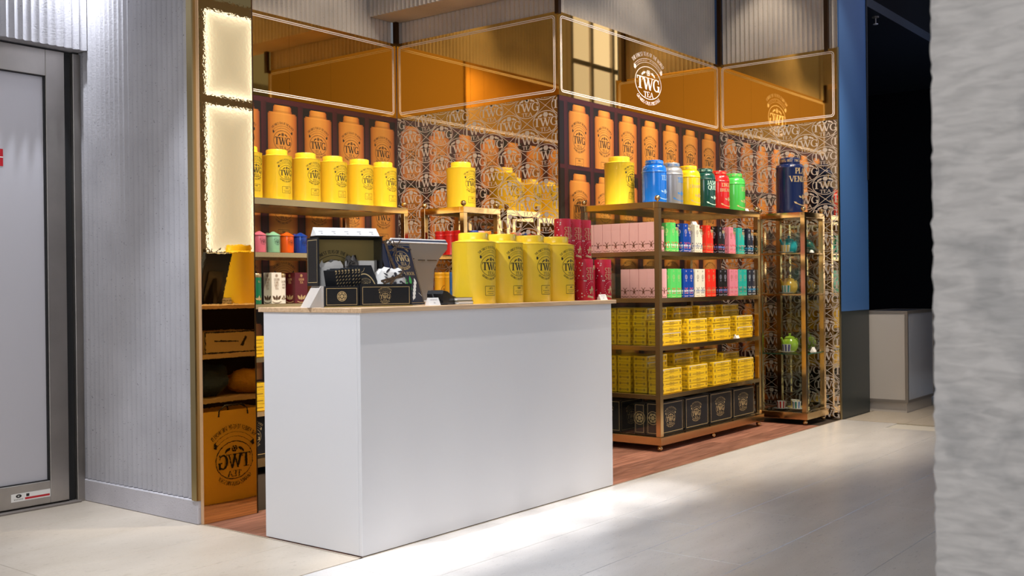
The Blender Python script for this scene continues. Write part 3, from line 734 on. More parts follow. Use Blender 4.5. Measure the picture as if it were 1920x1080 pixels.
part('sticker_print', flat(disc(.038, .027, .015, 12, .009)+[((.076, .02), (.092, .02), (.092, .034), (.076, .034))]+[((.014+.008*k, .008+.004*j), (.019+.008*k, .008+.004*j), (.019+.008*k, .010+.004*j), (.014+.008*k, .010+.004*j)) for k in range(6) for j in range(2)], on_negY(DY-.0115, 2.573, .052, .0004)), black_ink, st)
part('sticker_print', flat(text_line('NF', .038, .0235, .007, 1, .2, .1, False), on_negY(DY-.0115, 2.573, .052, .0007)), paper_white, st)
g = MB(); g.box(2.47, DY+.0105, 1.715, 2.565, DY+.0118, 1.80); s2 = part('door_sticker', g, M('sticker_red2', L(190, 20, 36), .5), d, label='red and white door sticker')
part('sticker_stripe', flat([((.0, .042), (.095, .042), (.095, .047), (.0, .047))], on_negY(DY+.0105, 2.47, 1.715, .0004)), paper_white, s2)
w = MB(); w.box(.2, DY+.06, 0, 3.0, DY+.2, 3.9); structure('wall_behind_door', w, door_white, 'plain pale wall closing the space behind the metal door')

# ------------------------------------------------------------------ blue pier, dark room, grey cabinet
b = MB(); b.box(8.24, 3.128, 0.86, 8.862, 3.142, 3.9); b.box(8.36, 3.142, 0.86, 8.862, 6.4, 3.9); bp = structure('pier_right', b, blue_light_paint, 'tall pier with painted blue light at the right end of the shop')
b = MB(); b.box(8.24, 3.129, 0.0, 8.861, 3.142, 0.859); b.box(8.36, 3.142, 0.0, 8.861, 6.4, 0.859); part('lower_shade_panel', b, green_shade_paint, bp, label='lower panel with painted dark green shade')
b = MB(); b.box(8.845, 3.120, 1.95, 8.868, 3.132, 3.9); part('corner_strip', b, black_rub, bp)
b = MB(); b.box(8.3, 6.41, 0, 16, 6.5, 3.9); structure('wall_dark_back', b, unlit_black, 'black rear wall of the unlit space beyond the blue pier')
b = MB(); b.box(13.2, -1.6, 0, 13.3, 6.41, 3.9); structure('wall_dark_side', b, unlit_black, 'black side wall of the unlit space beyond the blue pier')
b = MB(); b.box(8.87, 3.13, 3.42, 13.2, 6.41, 3.5); structure('ceiling', b, dark_ceil, 'dark ceiling over the unlit space beyond the blue pier')
b = MB(); b.box(8.87, 3.13, 3.50, 13.2, 3.17, 4.8); structure('wall_dark_filler', b, unlit_black, 'added black sheet closing the gap above the unlit space')  # sheet added to keep the gap above the dark ceiling black
s = thing('ceiling_sprinkler', 'small metal sprinkler hanging from the dark ceiling right of the pier', 'sprinkler', (9.30, 3.20, 3.42))
m = MB(); m.lathe([(0, -.012), (.03, -.010), (.03, 0), (0, 0)], 14); part('escutcheon', m, alum, s, 40)
m = MB(); m.lathe([(0, -.06), (.006, -.06), (.006, -.01), (0, -.01)], 10); part('pipe', m, alum, s, 40)
m = MB(); m.lathe([(0, -.072), (.022, -.068), (.022, -.064), (0, -.060)], 12); part('deflector', m, pos_silver, s, 40)
c = thing('display_cabinet', 'pale grey panelled cabinet with aluminium frame in front of the dark space', 'cabinet', (8.902, 2.825, 0))
m = MB(); m.box(.03, .02, 0, .70, .345, .085); part('plinth', m, cab_panel, c)
def cabframe():
    m = MB(); W, D, z0, z1, t = .72, .362, .083, .848, .024
    for x in (0, W-t):
        for y in (0, D-t): m.box(x, y, z0, x+t, y+t, z1)
    for z in (z0, z1-t):
        for y in (0, D-t): m.box(t, y, z, W-t, y+t, z+t)
        for x in (0, W-t): m.box(x, t, z, x+t, D-t, z+t)
    return m
part('frame', cabframe(), alum, c)
m = MB(); m.box(.004, .024, .107, .012, .338, .824); part('side_panel', m, cab_panel, c)
m = MB(); m.box(.024, .004, .107, .696, .012, .824); part('front_panel', m, M('glossy_white_front', L(190, 194, 204), .12, coat=.6), c)
m = MB(); m.box(.012, .012, .838, .708, .35, .845); part('top_panel', m, M('dark_cabinet_top', L(60, 66, 84), .3), c)

# hall behind the camera: seen only in the mirrors
b = MB(); flute(b, 'Y', -3.2, 2.0, 25.5, 0, 4.6, .15, .02, 1); structure('wall_front', b, hall_grey, 'grey hall wall opposite the shop seen only in the mirrors', 40)
b = MB(); b.box(-4.4, -9, 0, -4.2, 4.5, 8.0); structure('wall_hall_end', b, plaster, 'pale hall wall behind the viewer seen only in the mirror bands')
for k in range(9):  # glowing panes added for fill and bright reflections on brass and tins
    x0 = 6.6+2.0*k; wn = thing('window_%d' % (k+1), '%s added glowing window on the hall wall opposite the shop' % ('first', 'second', 'third', 'fourth', 'fifth', 'sixth', 'seventh', 'eighth', 'ninth')[k], 'window', kind='structure')
    m = MB()
    for a in ((x0, .25, x0+.06, 3.15), (x0+1.64, .25, x0+1.70, 3.15), (x0+.06, .25, x0+1.64, .31), (x0+.06, 3.09, x0+1.64, 3.15), (x0+.06, 1.9, x0+1.64, 1.94)): m.box(a[0], -3.20, a[1], a[2], -3.16, a[3])
    part('window_frame', m, alum, wn)
    m = MB(); m.box(x0+.06, -3.190, .31, x0+1.64, -3.182, 3.09); part('window_pane', m, M('added_glow_pane_%d' % k, (.8, .8, .8), .3, emit=(.93, .96, 1, 1), es=0.75), wn)
b = MB(); b.box(9.05, 1.3, 0, 10.3, 2.0, 4.4, 0, .01); structure('hall_column', b, plaster, 'broad pale hall column hidden behind the rough stone pillar')

wn = thing('window_10', 'bright glazed bay on the hall column reflected in the emblem band', 'window', kind='structure')
m = MB()
for x in (9.06, 9.44, 9.86, 10.24): m.box(x, 2.0, 2.6, x+.05, 2.04, 4.35)
for z in (2.6, 3.42, 4.30): m.box(9.11, 2.0, z, 10.24, 2.03, z+.05)
part('window_frame', m, plaster, wn)
for k, (x, z0, z1, e_) in enumerate(((9.11, 2.65, 3.42, .55), (9.49, 2.65, 3.42, .62), (9.91, 2.65, 3.42, .75), (9.11, 3.47, 4.30, .62), (9.49, 3.47, 4.30, .85), (9.91, 3.47, 4.30, .95))):
    m = MB(); m.box(x, 2.002, z0, x+.36, 2.012, z1); part('window_pane', m, M('bay_pane_%d' % k, (.7, .7, .7), .3, emit=(.80, .88, 1.4, 1), es=e_*1.35), wn)

# backlit panel reflected in the amber mirror
lb = thing('light_box', 'tall backlit frosted panel with glowing edges reflected in the amber mirror', 'light box', (5.30, 1.0, 0))
m = MB(); m.box(-.06, -.10, 0.0, .62, 0, 3.50, 0, .004); part('housing', m, M('light_box_grey', L(150, 146, 138), .6), lb)
def glow(x0, z0, x1, z1):
    m = MB(); m.c = []; nx, nz = 14, 30
    def col(x, z):
        dx = min(x-x0, x1-x); dz = min(z-z0, z1-z); d = min(dx, dz*1.0)
        k = .58+1.6*math.exp(-d/.030)+.50*math.exp(-d/.11)
        return (k*.86, k*1.0, k*1.45, 1)
    xs = [x0+(x1-x0)*(.5-.5*math.cos(PI*i/nx)) for i in range(nx+1)]; zs = [z0+(z1-z0)*(.5-.5*math.cos(PI*i/nz)) for i in range(nz+1)]
    for i in range(nx):
        for j in range(nz):
            p = [(xs[i], zs[j]), (xs[i+1], zs[j]), (xs[i+1], zs[j+1]), (xs[i], zs[j+1])]
            m.add([(x, .004, z) for x, z in reversed(p)], [(0, 1, 2, 3)]); m.c.append(tuple(col(x, z) for x, z in reversed(p)))
    return m
link('glowing_pane', glow(0, 2.70, .50, 3.40).mesh('glowing_pane', lightbox_m), lb)
link('glowing_pane', glow(0, 1.37, .50, 2.62).mesh('glowing_pane', lightbox_m), lb)

# rough stone pillar in the foreground
def rough_pillar():
    bm = bmesh.new(); x0, x1, y0, y1, z0, z1 = 1.60, 2.10, -1.10, .470, -.0, 3.2
    from mathutils import noise
    nu, nv = 90, 330
    def disp(y, z):
        return .0022*noise.noise(Vector((y*14, z*70, 3)))+.0016*noise.noise(Vector((y*40, z*160, 9)))+.003*noise.noise(Vector((y*3, z*9, 1)))
    rows = []
    for j in range(nv+1):
        z = z0+(z1-z0)*j/nv; row = []
        for i in range(nu+1):
            y = y1-(y1-y0)*i/nu; e = .0035*noise.noise(Vector((5, 7, z*42)))+.0030*noise.noise(Vector((2, 3, z*95))) if i == 0 else 0
            row.append(bm.verts.new((x0+disp(y, z), y+e, z)))
        rows.append(row)
    for j in range(nv):
        for i in range(nu): bm.faces.new((rows[j][i], rows[j][i+1], rows[j+1][i+1], rows[j+1][i]))
    back = []
    for j in range(nv+1):
        v = rows[j][0].co; back.append(bm.verts.new((x1, v.y+.01, v.z)))
    for j in range(nv): bm.faces.new((rows[j][0], rows[j+1][0], back[j+1], back[j]))
    a = bm.verts.new((x1, y0, z0)); b2 = bm.verts.new((x1, y0, z1))
    bm.faces.new([r[-1] for r in rows]+[b2, a]); bm.faces.new([a, b2]+back[::-1])
    bm.faces.new(rows[0][::-1]+[back[0], a]); bm.faces.new(rows[-1]+[b2, back[-1]])
    bmesh.ops.recalc_face_normals(bm, faces=bm.faces)
    me = bpy.data.meshes.new('stone_pillar'); bm.to_mesh(me); bm.free(); me.materials.append(stone_rough)
    me.polygons.foreach_set('use_smooth', [True]*len(me.polygons)); me.set_sharp_from_angle(angle=math.radians(50))
    return me
def limestone():
    nt = stone_rough.node_tree; p = nt.nodes['Principled BSDF']; g = nt.nodes.new('ShaderNodeNewGeometry')
    mp = nt.nodes.new('ShaderNodeMapping'); nt.links.new(g.outputs['Position'], mp.inputs[0]); mp.inputs['Scale'].default_value = (1, 14, 60)
    a = ramp_mix(nt, mp.outputs[0], 1.3, 9, .32, .62, L(186, 181, 175), L(212, 206, 199), .8)
    b = ramp_mix(nt, g.outputs['Position'], 9, 10, .34, .46, (.80, .81, .82, 1), (1, 1, 1, 1), .6)
    nt.links.new(mult(nt, a, b), p.inputs['Base Color'])
    n = nt.nodes.new('ShaderNodeTexNoise'); n.inputs['Scale'].default_value = 6; n.inputs['Detail'].default_value = 9; nt.links.new(mp.outputs[0], n.inputs['Vector'])
    bu = nt.nodes.new('ShaderNodeBump'); bu.inputs['Strength'].default_value = .35; bu.inputs['Distance'].default_value = .004
    nt.links.new(n.outputs['Fac'], bu.inputs['Height']); nt.links.new(bu.outputs[0], p.inputs['Normal'])
limestone()
o = link('stone_pillar', rough_pillar()); tag(o, 'rough cut grey stone pillar in the right foreground', 'pillar', None, 'structure')

# ------------------------------------------------------------------ counter
CX, CY, CW, CD, CH = 2.992, 3.131, 1.876, .609, .993
ct = thing('service_counter', 'white panelled service counter with a thin oak top', 'counter', (CX, CY, 0))
m = MB(); m.box(0, 0, .004, CW, .019, CH, 0, .0012); part('front_panel', m, white_lam, ct)
m = MB(); m.box(0, .0195, .004, .019, CD, CH, 0, .0012); part('side_panel', m, white_lam, ct)
m = MB(); m.box(CW-.019, .0195, .004, CW, CD, CH, 0, .0012); part('side_panel', m, white_lam, ct)
m = MB(); m.box(-.004, -.0108, CH, CW+.036, CD+.032, CH+.020, 0, .0015); part('counter_top', m, oak_m, ct, label='thin oak counter top')
for z in (.505, .735):
    m = MB(); m.box(.0195, .03, z, CW-.02, CD-.004, z+.022); part('inner_shelf', m, inside_m, ct)
m = MB(); m.box(.0195, .0195, .006, CW-.02, .0295, CH-.001); part('inner_back', m, dark_in, ct)
TOP = CH+.020

# things kept behind the counter (seen in the amber mirror)
bag = thing('paper_bag', 'large yellow paper bag with black emblem standing behind the counter', 'bag', (CX+.43, CY+.59, 0), 0.03)
m = MB(); W2, D2, H2 = .20, .09, .47
ringv = []
for z, k, dz in ((.001, 1, 0), (.10, 1.01, 0), (.3, .98, 0), (H2, .96, .02)):
    ringv.append([(-W2*k, -D2*k, z), (W2*k, -D2*k, z), (W2*k, 0, z), (W2*k, D2*k, z), (-W2*k, D2*k, z), (-W2*k, 0, z)])
    if z > .05: ringv[-1][2] = (W2*k*.94, 0, z); ringv[-1][5] = (-W2*k*.94, 0, z)
for a_, b_ in zip(ringv, ringv[1:]): m.add(a_+b_, [(i, (i+1) % 6, 6+(i+1) % 6, 6+i) for i in range(6)])
m.add(ringv[0], [(5, 4, 3, 2, 1, 0)])
part('bag_body', m, amber, bag, 25)
part('emblem_print', flat(tf(emblem(1), .115, 0, .21), on_posY(.0925, 0, 0, .002)), black_ink, bag)
for yy in (-.085, .088):
    m = MB(); m.tube([(-.09, yy, H2-.03), (-.085, yy, H2+.004), (-.05, yy, H2+.025), (.05, yy, H2+.025), (.085, yy, H2+.004), (.09, yy, H2-.03)], .004, 6); part('handle', m, black_ink, bag, 40)
cb = thing('carton_box', 'flat pale carton lying on the middle shelf behind the counter', 'box', (CX+.50, CY+.47, .7575), 0.03)
m = MB(); m.box(-.16, -.10, 0, .16, .10, .115, 0, .004); part('carton_body', m, carton, cb)
part('edge_tape', flat(frame(-.16, 0, .16, .115, .007)+seg(-.10, .085, -.07, .035, .016)+seg(-.05, .06, .10, .066, .006), on_posY(.10)), black_ink, cb)
for k, (lx, ly, col, nm, lab) in enumerate(((.40, .47, cloth_blue, 'folded_cloth', 'crumpled dark blue cloth on the lower shelf behind the counter'), (.67, .48, cloth_yel, 'folded_cloth', 'crumpled yellow cloth on the lower shelf behind the counter'))):
    from mathutils import noise
    m = MB(); n1, n2 = 24, 12; pr = []
    for j in range(n2+1):
        row = []
        for i in range(n1):
            a = 2*PI*i/n1; t = j/n2; r = math.sin(PI*min(.999, .08+t*.92))**.6*.11; 
            q = Vector((r*math.cos(a)*1.15, r*math.sin(a), .002+.17*t*(1 if k == 0 else .75)))
            f_ = 1+.35*noise.noise(q*14+Vector((k*5, 0, 0)))
            row.append((q.x*f_, q.y*f_, max(.001, q.z*f_)))
        pr.append(row)
    for j in range(n2):
        m.add(pr[j]+pr[j+1], [(i, (i+1) % n1, n1+(i+1) % n1, n1+i) for i in range(n1)])
    m.add(pr[0], [tuple(range(n1))[::-1]]); m.add(pr[-1], [tuple(range(n1))])
    o = link(nm, m.mesh(nm, col, 60), None, (CX+lx, CY+ly, .528)); tag(o, lab, 'cloth')

# ------------------------------------------------------------------ tins
def tin_meshes(R, H, mat, n=48):
    b = MB(); b.lathe([(0, 0), (R*.985, 0), (R, .004), (R, H*.855), (R*1.012, H*.860), (R*1.012, H*.868), (R*.98, H*.872), (R*.72, H*.893), (R*.69, H*.905), (0, H*.905)], n)
    l = MB(); l.lathe([(R*.66, H*.9), (R*.70, H*.905), (R*.70, H*.975), (R*.68, H*.992), (R*.62, H), (0, H)], n)
    s = MB(); s.lathe([(R*1.0135, H*.8595), (R*1.0155, H*.862), (R*1.0155, H*.8645), (R*1.0135, H*.867)], n)
    return b.mesh('tin_body', mat, 40), l.mesh('tin_lid', mat, 40), s.mesh('tin_rim', M('tin_rim_'+mat.name, (0.45, 0.26, 0.01), .35), 40)
TINC = {}
def classic_tin(R, H, loc, label, number, group=None, rot=0.0, cat='tin'):
    k = (R, H)
    if k not in TINC: TINC[k] = tin_meshes(R, H, yellow)
    t = thing('tea_tin', label, cat, loc, rot, group)
    for nm, me in zip(('tin_body', 'lid', 'rim'), TINC[k]): link(nm, me, t)
    part('emblem_print', wrap(tf(emblem(2, number), R*.56, 0, 0), R, H*.53, maxl=R*.12), black_ink, t)
    return t
CT = [(3.877, '6033', 'first yellow tea tin on the counter, next to the stacked ledgers'), (4.093, '5001', 'second yellow tea tin from the ledgers on the counter'),
      (4.322, '6177', 'third yellow tea tin from the ledgers on the counter'), (4.538, '600', 'yellow tea tin on the counter touching the red gift tubes')]
for x, nu, lab in CT: classic_tin(.105, .338, (x, 3.27, TOP), lab, nu, 'yellow tea tins on the counter')

# ------------------------------------------------------------------ brass racks
def bar_rack(nm, label, loc, W, D, shelves, ztop, base_over=.013, glass_sides=(), mid=True, shelf_t=.030):
    t = thing(nm, label, 'rack', loc)
    p = .036; z0 = .042
    m = MB(); m.box(-base_over, -base_over, z0, W+base_over, D+base_over, z0+.052, 0, .0015); part('base_plinth', m, brass, t)
    m = MB(); m.box(p, p, z0+.052, W-p, D-p, z0+.056); part('base_shelf', m, M('base_glass_'+nm, L(70, 62, 48), .08, .6), t)
    for x in (0, W-p):
        for y in (0, D-p):
            m = MB(); m.box(x, y, z0+.0525, x+p, y+p, ztop-.041, 0, .001); part('post', m, brass, t)
    m = MB()
    for y in (0, D-p): m.box(0, y, ztop-.040, W, y+p, ztop, 0, .001)
    for x in (0, W-p): m.box(x, p, ztop-.040, x+p, D-p, ztop, 0, .001)
    part('top_frame', m, brass, t)
    m = MB(); m.box(p, p, ztop-.011, W-p, D-p, ztop-.003); part('glass_shelf', m, glass_m, t)
    for z in shelves:
        m = MB()
        for y in (0.001, D-p+.010): m.box(p, y, z-shelf_t, W-p, y+.022, z-.0005, 0, .001)
        for x in (0.004, W-p+.010): m.box(x, p, z-shelf_t, x+.022, D-p, z-.0005, 0, .001)
        part('shelf_rail', m, brass, t)
        m = MB(); m.box(.027, .024, z-.009, W-.027, D-.027, z-.0008); part('glass_shelf', m, glass_m, t)
    for x in (.018, W-.018):
        for y in (.018, D-.018):
            m = MB(); m.lathe([(0, 0), (.006, 0), (.005, .006)]+[(.019*math.sin(PI*(k+1)/10), .024-.019*math.cos(PI*(k+1)/10)) for k in range(1, 9)]+[(0, .043)], 16, (x, y, ztop)); part('finial', m, brass, t, 60)
    xs = [.02, W/2, W-.02] if mid else [.02, W-.02]
    for x in xs:
        for y in (.02, D-.02):
            m = MB(); m.lathe([(0, 0)]+[(.019*math.sin(PI*k/8), .019-.019*math.cos(PI*k/8)) for k in range(1, 8)]+[(.008, .040), (.008, .043), (0, .043)], 16, (x, y, 0)); part('ball_foot', m, brass, t, 60)
    for side in glass_sides:
        m = MB()
        if side == 'left': m.box(.015, p, .10, .018, D-p, ztop-.041)
        elif side == 'right': m.box(W-.018, p, .10, W-.015, D-p, ztop-.041)
        elif side == 'back': m.box(p, D-.018, .10, W-p, D-.015, ztop-.041)
        part('glass_pane', m, glass_m, t)
    return t
ZT = 1.635
S1, S2, S3, S4 = 1.312, 1.003, .688, .368
RX, RY, RW, RD = 6.015, 3.495, 1.525, .615
bar_rack('brass_rack', 'large brass display rack with glass shelves under the emblem band', (RX, RY, 0), RW, RD, (S1, S2, S3, S4), ZT, glass_sides=('left',))
LX, LY = 3.745, 5.03
bar_rack('brass_rack', 'brass display rack behind the counter under the rear tin poster', (LX, LY, 0), RW, RD, (S1, S2, S3, S4), ZT)
CBX, CBY, CBW = 7.745, 3.222, .395
bar_rack('cup_cabinet', 'narrow glazed brass cabinet holding striped cups at the right end', (CBX, CBY, 0), CBW, CBW, (1.325, 1.008), ZT, glass_sides=('left', 'right'), mid=False, shelf_t=.012)
SBX, SBY = 5.42, 4.655
bar_rack('corner_shelf', 'narrow brass shelf with one yellow tin in the rear inner corner', (SBX, SBY, 0), CBW, CBW, (S1, S2, S3), ZT, mid=False)
cabinet = [o for o in COL.objects if o.name == 'cup_cabinet'][0]
for z in (.545,):
    m = MB(); m.box(.027, .02, z-.008, CBW-.027, CBW-.02, z); part('glass_shelf', m, glass_m, cabinet)
for z in (1.325, 1.008, .545):
    m = MB(); m.box(.020, .0185, z-.009, CBW-.02, .0199, z+.0002); m.box(.0185, .02, z-.009, .0199, CBW-.02, z+.0002); part('glass_edge', m, glass_edge, cabinet, label='green glass shelf edge')

# tins on the left rack and on the corner shelf
nums = ['5001', '5003', '6033', '676', '6177', '1027', '5004']
for k, x in enumerate((3.99, 4.219, 4.448, 4.676, 4.911, 5.134)):
    lab = ('yellow tea tin on the rear rack half hidden by the amber mirror', 'second yellow tea tin from the amber mirror on the rear rack', 'third yellow tea tin from the amber mirror on the rear rack', 'fourth yellow tea tin from the amber mirror on the rear rack', 'second yellow tea tin from the end of the rear rack top', 'last yellow tea tin on the rear rack, beside the brass finial')[k]
    classic_tin(.093, .307, (x, LY+.10, ZT+.001), lab, nums[k], 'yellow tea tins on top of the rear rack')
classic_tin(.102, .325, (5.615, 4.845, ZT+.001), 'single yellow tea tin on top of the small corner shelf', '6100')
classic_tin(.102, .327, (6.135, 3.868, ZT+.001), 'yellow tea tin at the rear left corner of the large brass rack', '5100')

# shouldered tins
def shoulder_tin(R, H, col, ink, loc, label, lines, group=None, lidband=None, big=False):
    mat = M('enamel_'+str(len(MATS)), col, .22, coat=.8) if not isinstance(col, bpy.types.Material) else col
    t = thing('shouldered_tin', label, 'tin', loc, 0, group)
    hb = .70 if not big else .80
    sh = [(R*(.73+.27*math.cos(PI/2*k/6)), H*(hb+.035+(.885-hb-.035)*math.sin(PI/2*k/6))) for k in range(7)]
    b = MB(); b.lathe([(0, 0), (R*.98, 0), (R, .004), (R, H*hb), (R*1.025, H*(hb+.01)), (R*1.025, H*(hb+.025)), (R*1.0, H*(hb+.034))]+sh[1:]+[(R*.70, H*.895), (0, H*.895)], 40); part('tin_body', b, mat, t, 35)
    l = MB(); l.lathe([(R*.72, H*.893), (R*.745, H*.90), (R*.745, H*.975), (R*.72, H*.99), (R*.6, H), (0, H)], 36); lid = part('lid', l, mat, t, 35)
    lr = R*.745; q = []
    for a in range(6):
        q += tf(text_line('TWG' if a % 2 == 0 else '1837', 0, 0, 1, 1, .2, .1, False), H*.045, (a-2.5)*lr*.75, -H*.022)
    part('lid_print', wrap(q, lr, H*.94, maxl=lr*.2), ink, lid)
    q = []
    for s_, y, h in lines: q += tf(text_line(s_, 0, 0, 1, 1, .17, .05), R*h, 0, R*y)
    q += ring(0, -R*.70, R*.95, R*.50, R*.06, 12, 215, 325)+leaf(-R*.75, -R*.98, R*.3, R*.13, 150)+leaf(R*.75, -R*.98, R*.3, R*.13, 30)
    q += rosette(0, -R*.55, R*.16)
    for s_ in (-1, 1): q += leaf(s_*R*.34, -R*.55, R*.3, R*.13, s_*30)
    part('label_print', wrap(q, R, H*.42, maxl=R*.15), ink, t)
    return t
g1 = 'shouldered tea tins along the front of the large rack'
yt = RY+.125
steel_ink = M('blue_foil', (0.03, .22, .62), .35)
shoulder_tin(.083, .288, (0.004, .155, .66, 1), M('pale_blue_ink', L(150, 190, 220), .5), (6.178, yt, ZT+.001), 'bright blue shouldered tin beside the front finial of the large rack', [('TEA', .35, .40)], g1)
shoulder_tin(.083, .288, M('silver_tin', (.42, .42, .43), .32, .55), steel_ink, (6.399, yt, ZT+.001), 'silver shouldered tin with blue print on the large rack', [('TEA', .35, .40)], g1)
shoulder_tin(.083, .288, yellow2, gold_ink, (6.648, yt, ZT+.001), 'yellow shouldered tin with gold script on the large rack', [('TEA', .55, .36), ('CHAMPAGNE', .1, .26)], g1)
shoulder_tin(.083, .288, (.003, .055, .040, 1), M('mint_ink', L(190, 225, 210), .5), (6.882, yt, ZT+.001), 'dark green shouldered tin with white script on the large rack', [('JASMINE', .55, .34), ('QUEEN', .12, .38)], g1)
shoulder_tin(.083, .288, (.56, .012, .010, 1), gold_ink, (7.104, yt, ZT+.001), 'red shouldered tin with gold script on the large rack', [('ENGLISH', .55, .32), ('BREAKFAST', .12, .28)], g1)
shoulder_tin(.083, .288, (.06, .46, .07, 1), gold_ink, (7.364, yt, ZT+.001), 'light green shouldered tin at the right end of the large rack', [('TEA', .35, .40)], g1)
shoulder_tin(.106, .437, (.004, .016, .090, 1), gold_ink, (7.90, 3.405, ZT+.001), 'tall navy blue tin with gold script on top of the cup cabinet', [('PLACE', 1.15, .42), ('VENDOME', .55, .42)], None, big=True)

# small coloured tins with pointed lids on the rear rack
def small_tin(col, loc, label, group, mat=None):
    R, H = .041, .128
    mat = mat or M('small_tin_'+str(len(MATS)), col, .28, coat=.6)
    t = thing('small_tin', label, 'tin', loc, 0, group)
    b = MB(); b.lathe([(0, 0), (R*.97, 0), (R, .003), (R, H*.78), (R*1.0, H*.80), (0, H*.80)], 28); part('tin_body', b, mat, t, 40)
    l = MB(); l.lathe([(R*1.06, H*.79), (R*1.08, H*.80), (R*1.08, H*.83), (R*.95, H*.86), (R*.45, H*.95), (R*.16, H), (0, H)], 28); part('lid', l, mat, t, 40)
    part('emblem_print', wrap(tf(emblem(0, ribbon=True), R*.52, 0, 0), R, H*.50, maxl=R*.2), black_ink, t)
    return t
sm = {'pink': (.70, .16, .24, 1), 'mint': (.26, .56, .36, 1), 'orange': (.80, .11, .006, 1), 'blue': (.006, .05, .34, 1)}
smm = {k: M('small_tin_'+k, v, .28, coat=.6) for k, v in sm.items()}
names = ['pink', 'mint', 'orange', 'blue', 'pink', 'mint', 'orange', 'blue', 'orange', 'blue', 'orange', 'blue']
for k in range(12):
    nmk = names[k]; x = 4.055+.106*k if k < 6 else 4.70+.11*(k-6)
    if k in (4, 5, 6, 7, 10, 11): continue                 # nothing of these shows
    lab = ('small pink tin half hidden by the amber mirror on the rear rack', 'small mint green tin in the front row of the rear rack', 'small orange tin next to the mint tin in the front row', 'small blue tin just behind the black flap of the open chest', 'small pink tin of the front row hidden behind the open chest', 'small mint tin of the front row hidden behind the open chest', 'small orange tin of the front row behind the chest back', 'small blue tin of the front row behind the chest back', 'small orange tin seen between chest lid and tea book', 'small blue tin seen beside the ribbon of the tea book', 'x', 'y')[k]
    small_tin(None, (x, LY+.07, S1), lab, 'small tins in the front row of the rear rack', smm[nmk])
for k, (nmk, lab) in enumerate((('pink', 'small pink tin of the second row beside the amber mirror'), ('mint', 'small mint tin of the second row behind the mint one'), ('orange', 'small orange tin of the second row under the price card'), ('blue', 'small blue tin of the second row behind the front blue one'))):
    small_tin(None, (4.11+.108*k, LY+.19, S1), lab, 'small tins in the second row of the rear rack', smm[nmk])

# ------------------------------------------------------------------ cartons: haute couture tea boxes
BW, BH = .068, .193
def ornament(kind):
    """front print of a tall tea carton: list of (quads, colour index)"""
    a, b, c2 = [], [], []
    chev = seg(-.028, .014, -.012, .006, .0035)+seg(-.012, .006, 0, .011, .0035)+seg(0, .011, .012, .006, .0035)+seg(.012, .006, .028, .014, .0035)
    if kind == 'pink':
        a += chev+disc(0, .040, .0085, 8, .010)+disc(0, .054, .006, 6)+seg(-.003, .058, -.014, .070, .004)+seg(.003, .058, .014, .070, .004)
        a += seg(-.005, .045, -.026, .052, .0035)+seg(.005, .045, .026, .052, .0035)+seg(-.004, .034, -.010, .024, .004)+seg(.004, .034, .010, .024, .004)+disc(-.027, .050, .004, 6)+disc(.027, .050, .004, 6)
        return a, b, c2
    a += chev+rosette(0, .178, .006)+ring(0, .138, .014, .016, .004, 12)+text_line('TEA', 0, .131, .012, 1, .2, .1, False)
    a += seg(-.008, .115, .008, .115, .003)+seg(-.006, .109, .006, .109, .003)
    for k in range(4): b += disc(-.024+.016*k, .044, .0055, 6, .008)+seg(-.024+.016*k, .036, -.024+.016*k, .024, .003)
    c2 += disc(-.016, .062, .005, 6)+disc(.016, .062, .005, 6)+leaf(0, .055, .02, .008, 90)+leaf(-.01, .030, .02, .006, 40)+leaf(.01, .030, .02, .006, 140)
    return a, b, c2
KINDS = {}
def carton_kind(name, col, i1, i2, i3, orn='flower'):
    mat = M('carton_'+name, col, .35, coat=.25); b = MB(); b.box(-BW/2, -BW/2, 0, BW/2, BW/2, BH, 0, .0012); KINDS[name] = [b.mesh('tea_carton', mat)]
    a, bb, c2 = ornament(orn); pr = MB()
    for fn in (on_negY(-BW/2, 0, 0), on_negX(-BW/2, 0, 0)):
        for mi, q in enumerate((a, bb, c2)): flat(q, fn, pr, mi)
    KINDS[name].append(pr.mesh('ornament_print', [i1, i2, i3]))
    # round caddy of the same range with a gold lid
    R, H = .033, .165; t = MB(); t.lathe([(0, 0), (R, 0), (R, H*.88), (0, H*.88)], 24)
    l = MB(); l.lathe([(R*.97, H*.86), (R*1.02, H*.88), (R*1.02, H*.985), (R*.97, H), (0, H)], 24)
    pw = MB()
    for mi, q in enumerate((a, bb, c2)):
        w_ = wrap(q, R, 0.0, maxl=.008); pw.add(w_.v, w_.f, mi)
    KINDS[name] += [t.mesh('caddy_body', mat, 40), l.mesh('caddy_lid', gold_lid, 40), pw.mesh('ornament_print', [i1, i2, i3])]
wi, gi = white_ink, gold_ink
I = lambda r, g, b: M('ink_%d_%d_%d' % (r, g, b), L(r, g, b), .5)
carton_kind('pink', L(226, 168, 172), I(112, 62, 44), I(150, 96, 84), I(190, 110, 100), 'pink')
carton_kind('green', L(84, 200, 96), I(176, 196, 130), wi, I(220, 90, 60))
carton_kind('blue', L(10, 62, 156), I(196, 176, 190), wi, I(222, 84, 60))
carton_kind('cream', L(232, 226, 206), I(150, 140, 130), I(130, 140, 170), I(90, 90, 100))
carton_kind('red', L(232, 44, 26), I(196, 150, 100), I(196, 150, 100), I(140, 120, 90))
carton_kind('black', L(16, 14, 20), I(150, 150, 170), I(120, 140, 220), I(190, 60, 70))
carton_kind('rose', L(222, 130, 148), I(180, 110, 100), I(210, 160, 160), I(200, 80, 90))
carton_kind('teal', L(24, 170, 156), I(160, 170, 140), I(40, 110, 90), I(214, 110, 100))
carton_kind('navy', L(14, 22, 46), I(190, 200, 214), I(60, 160, 210), wi)
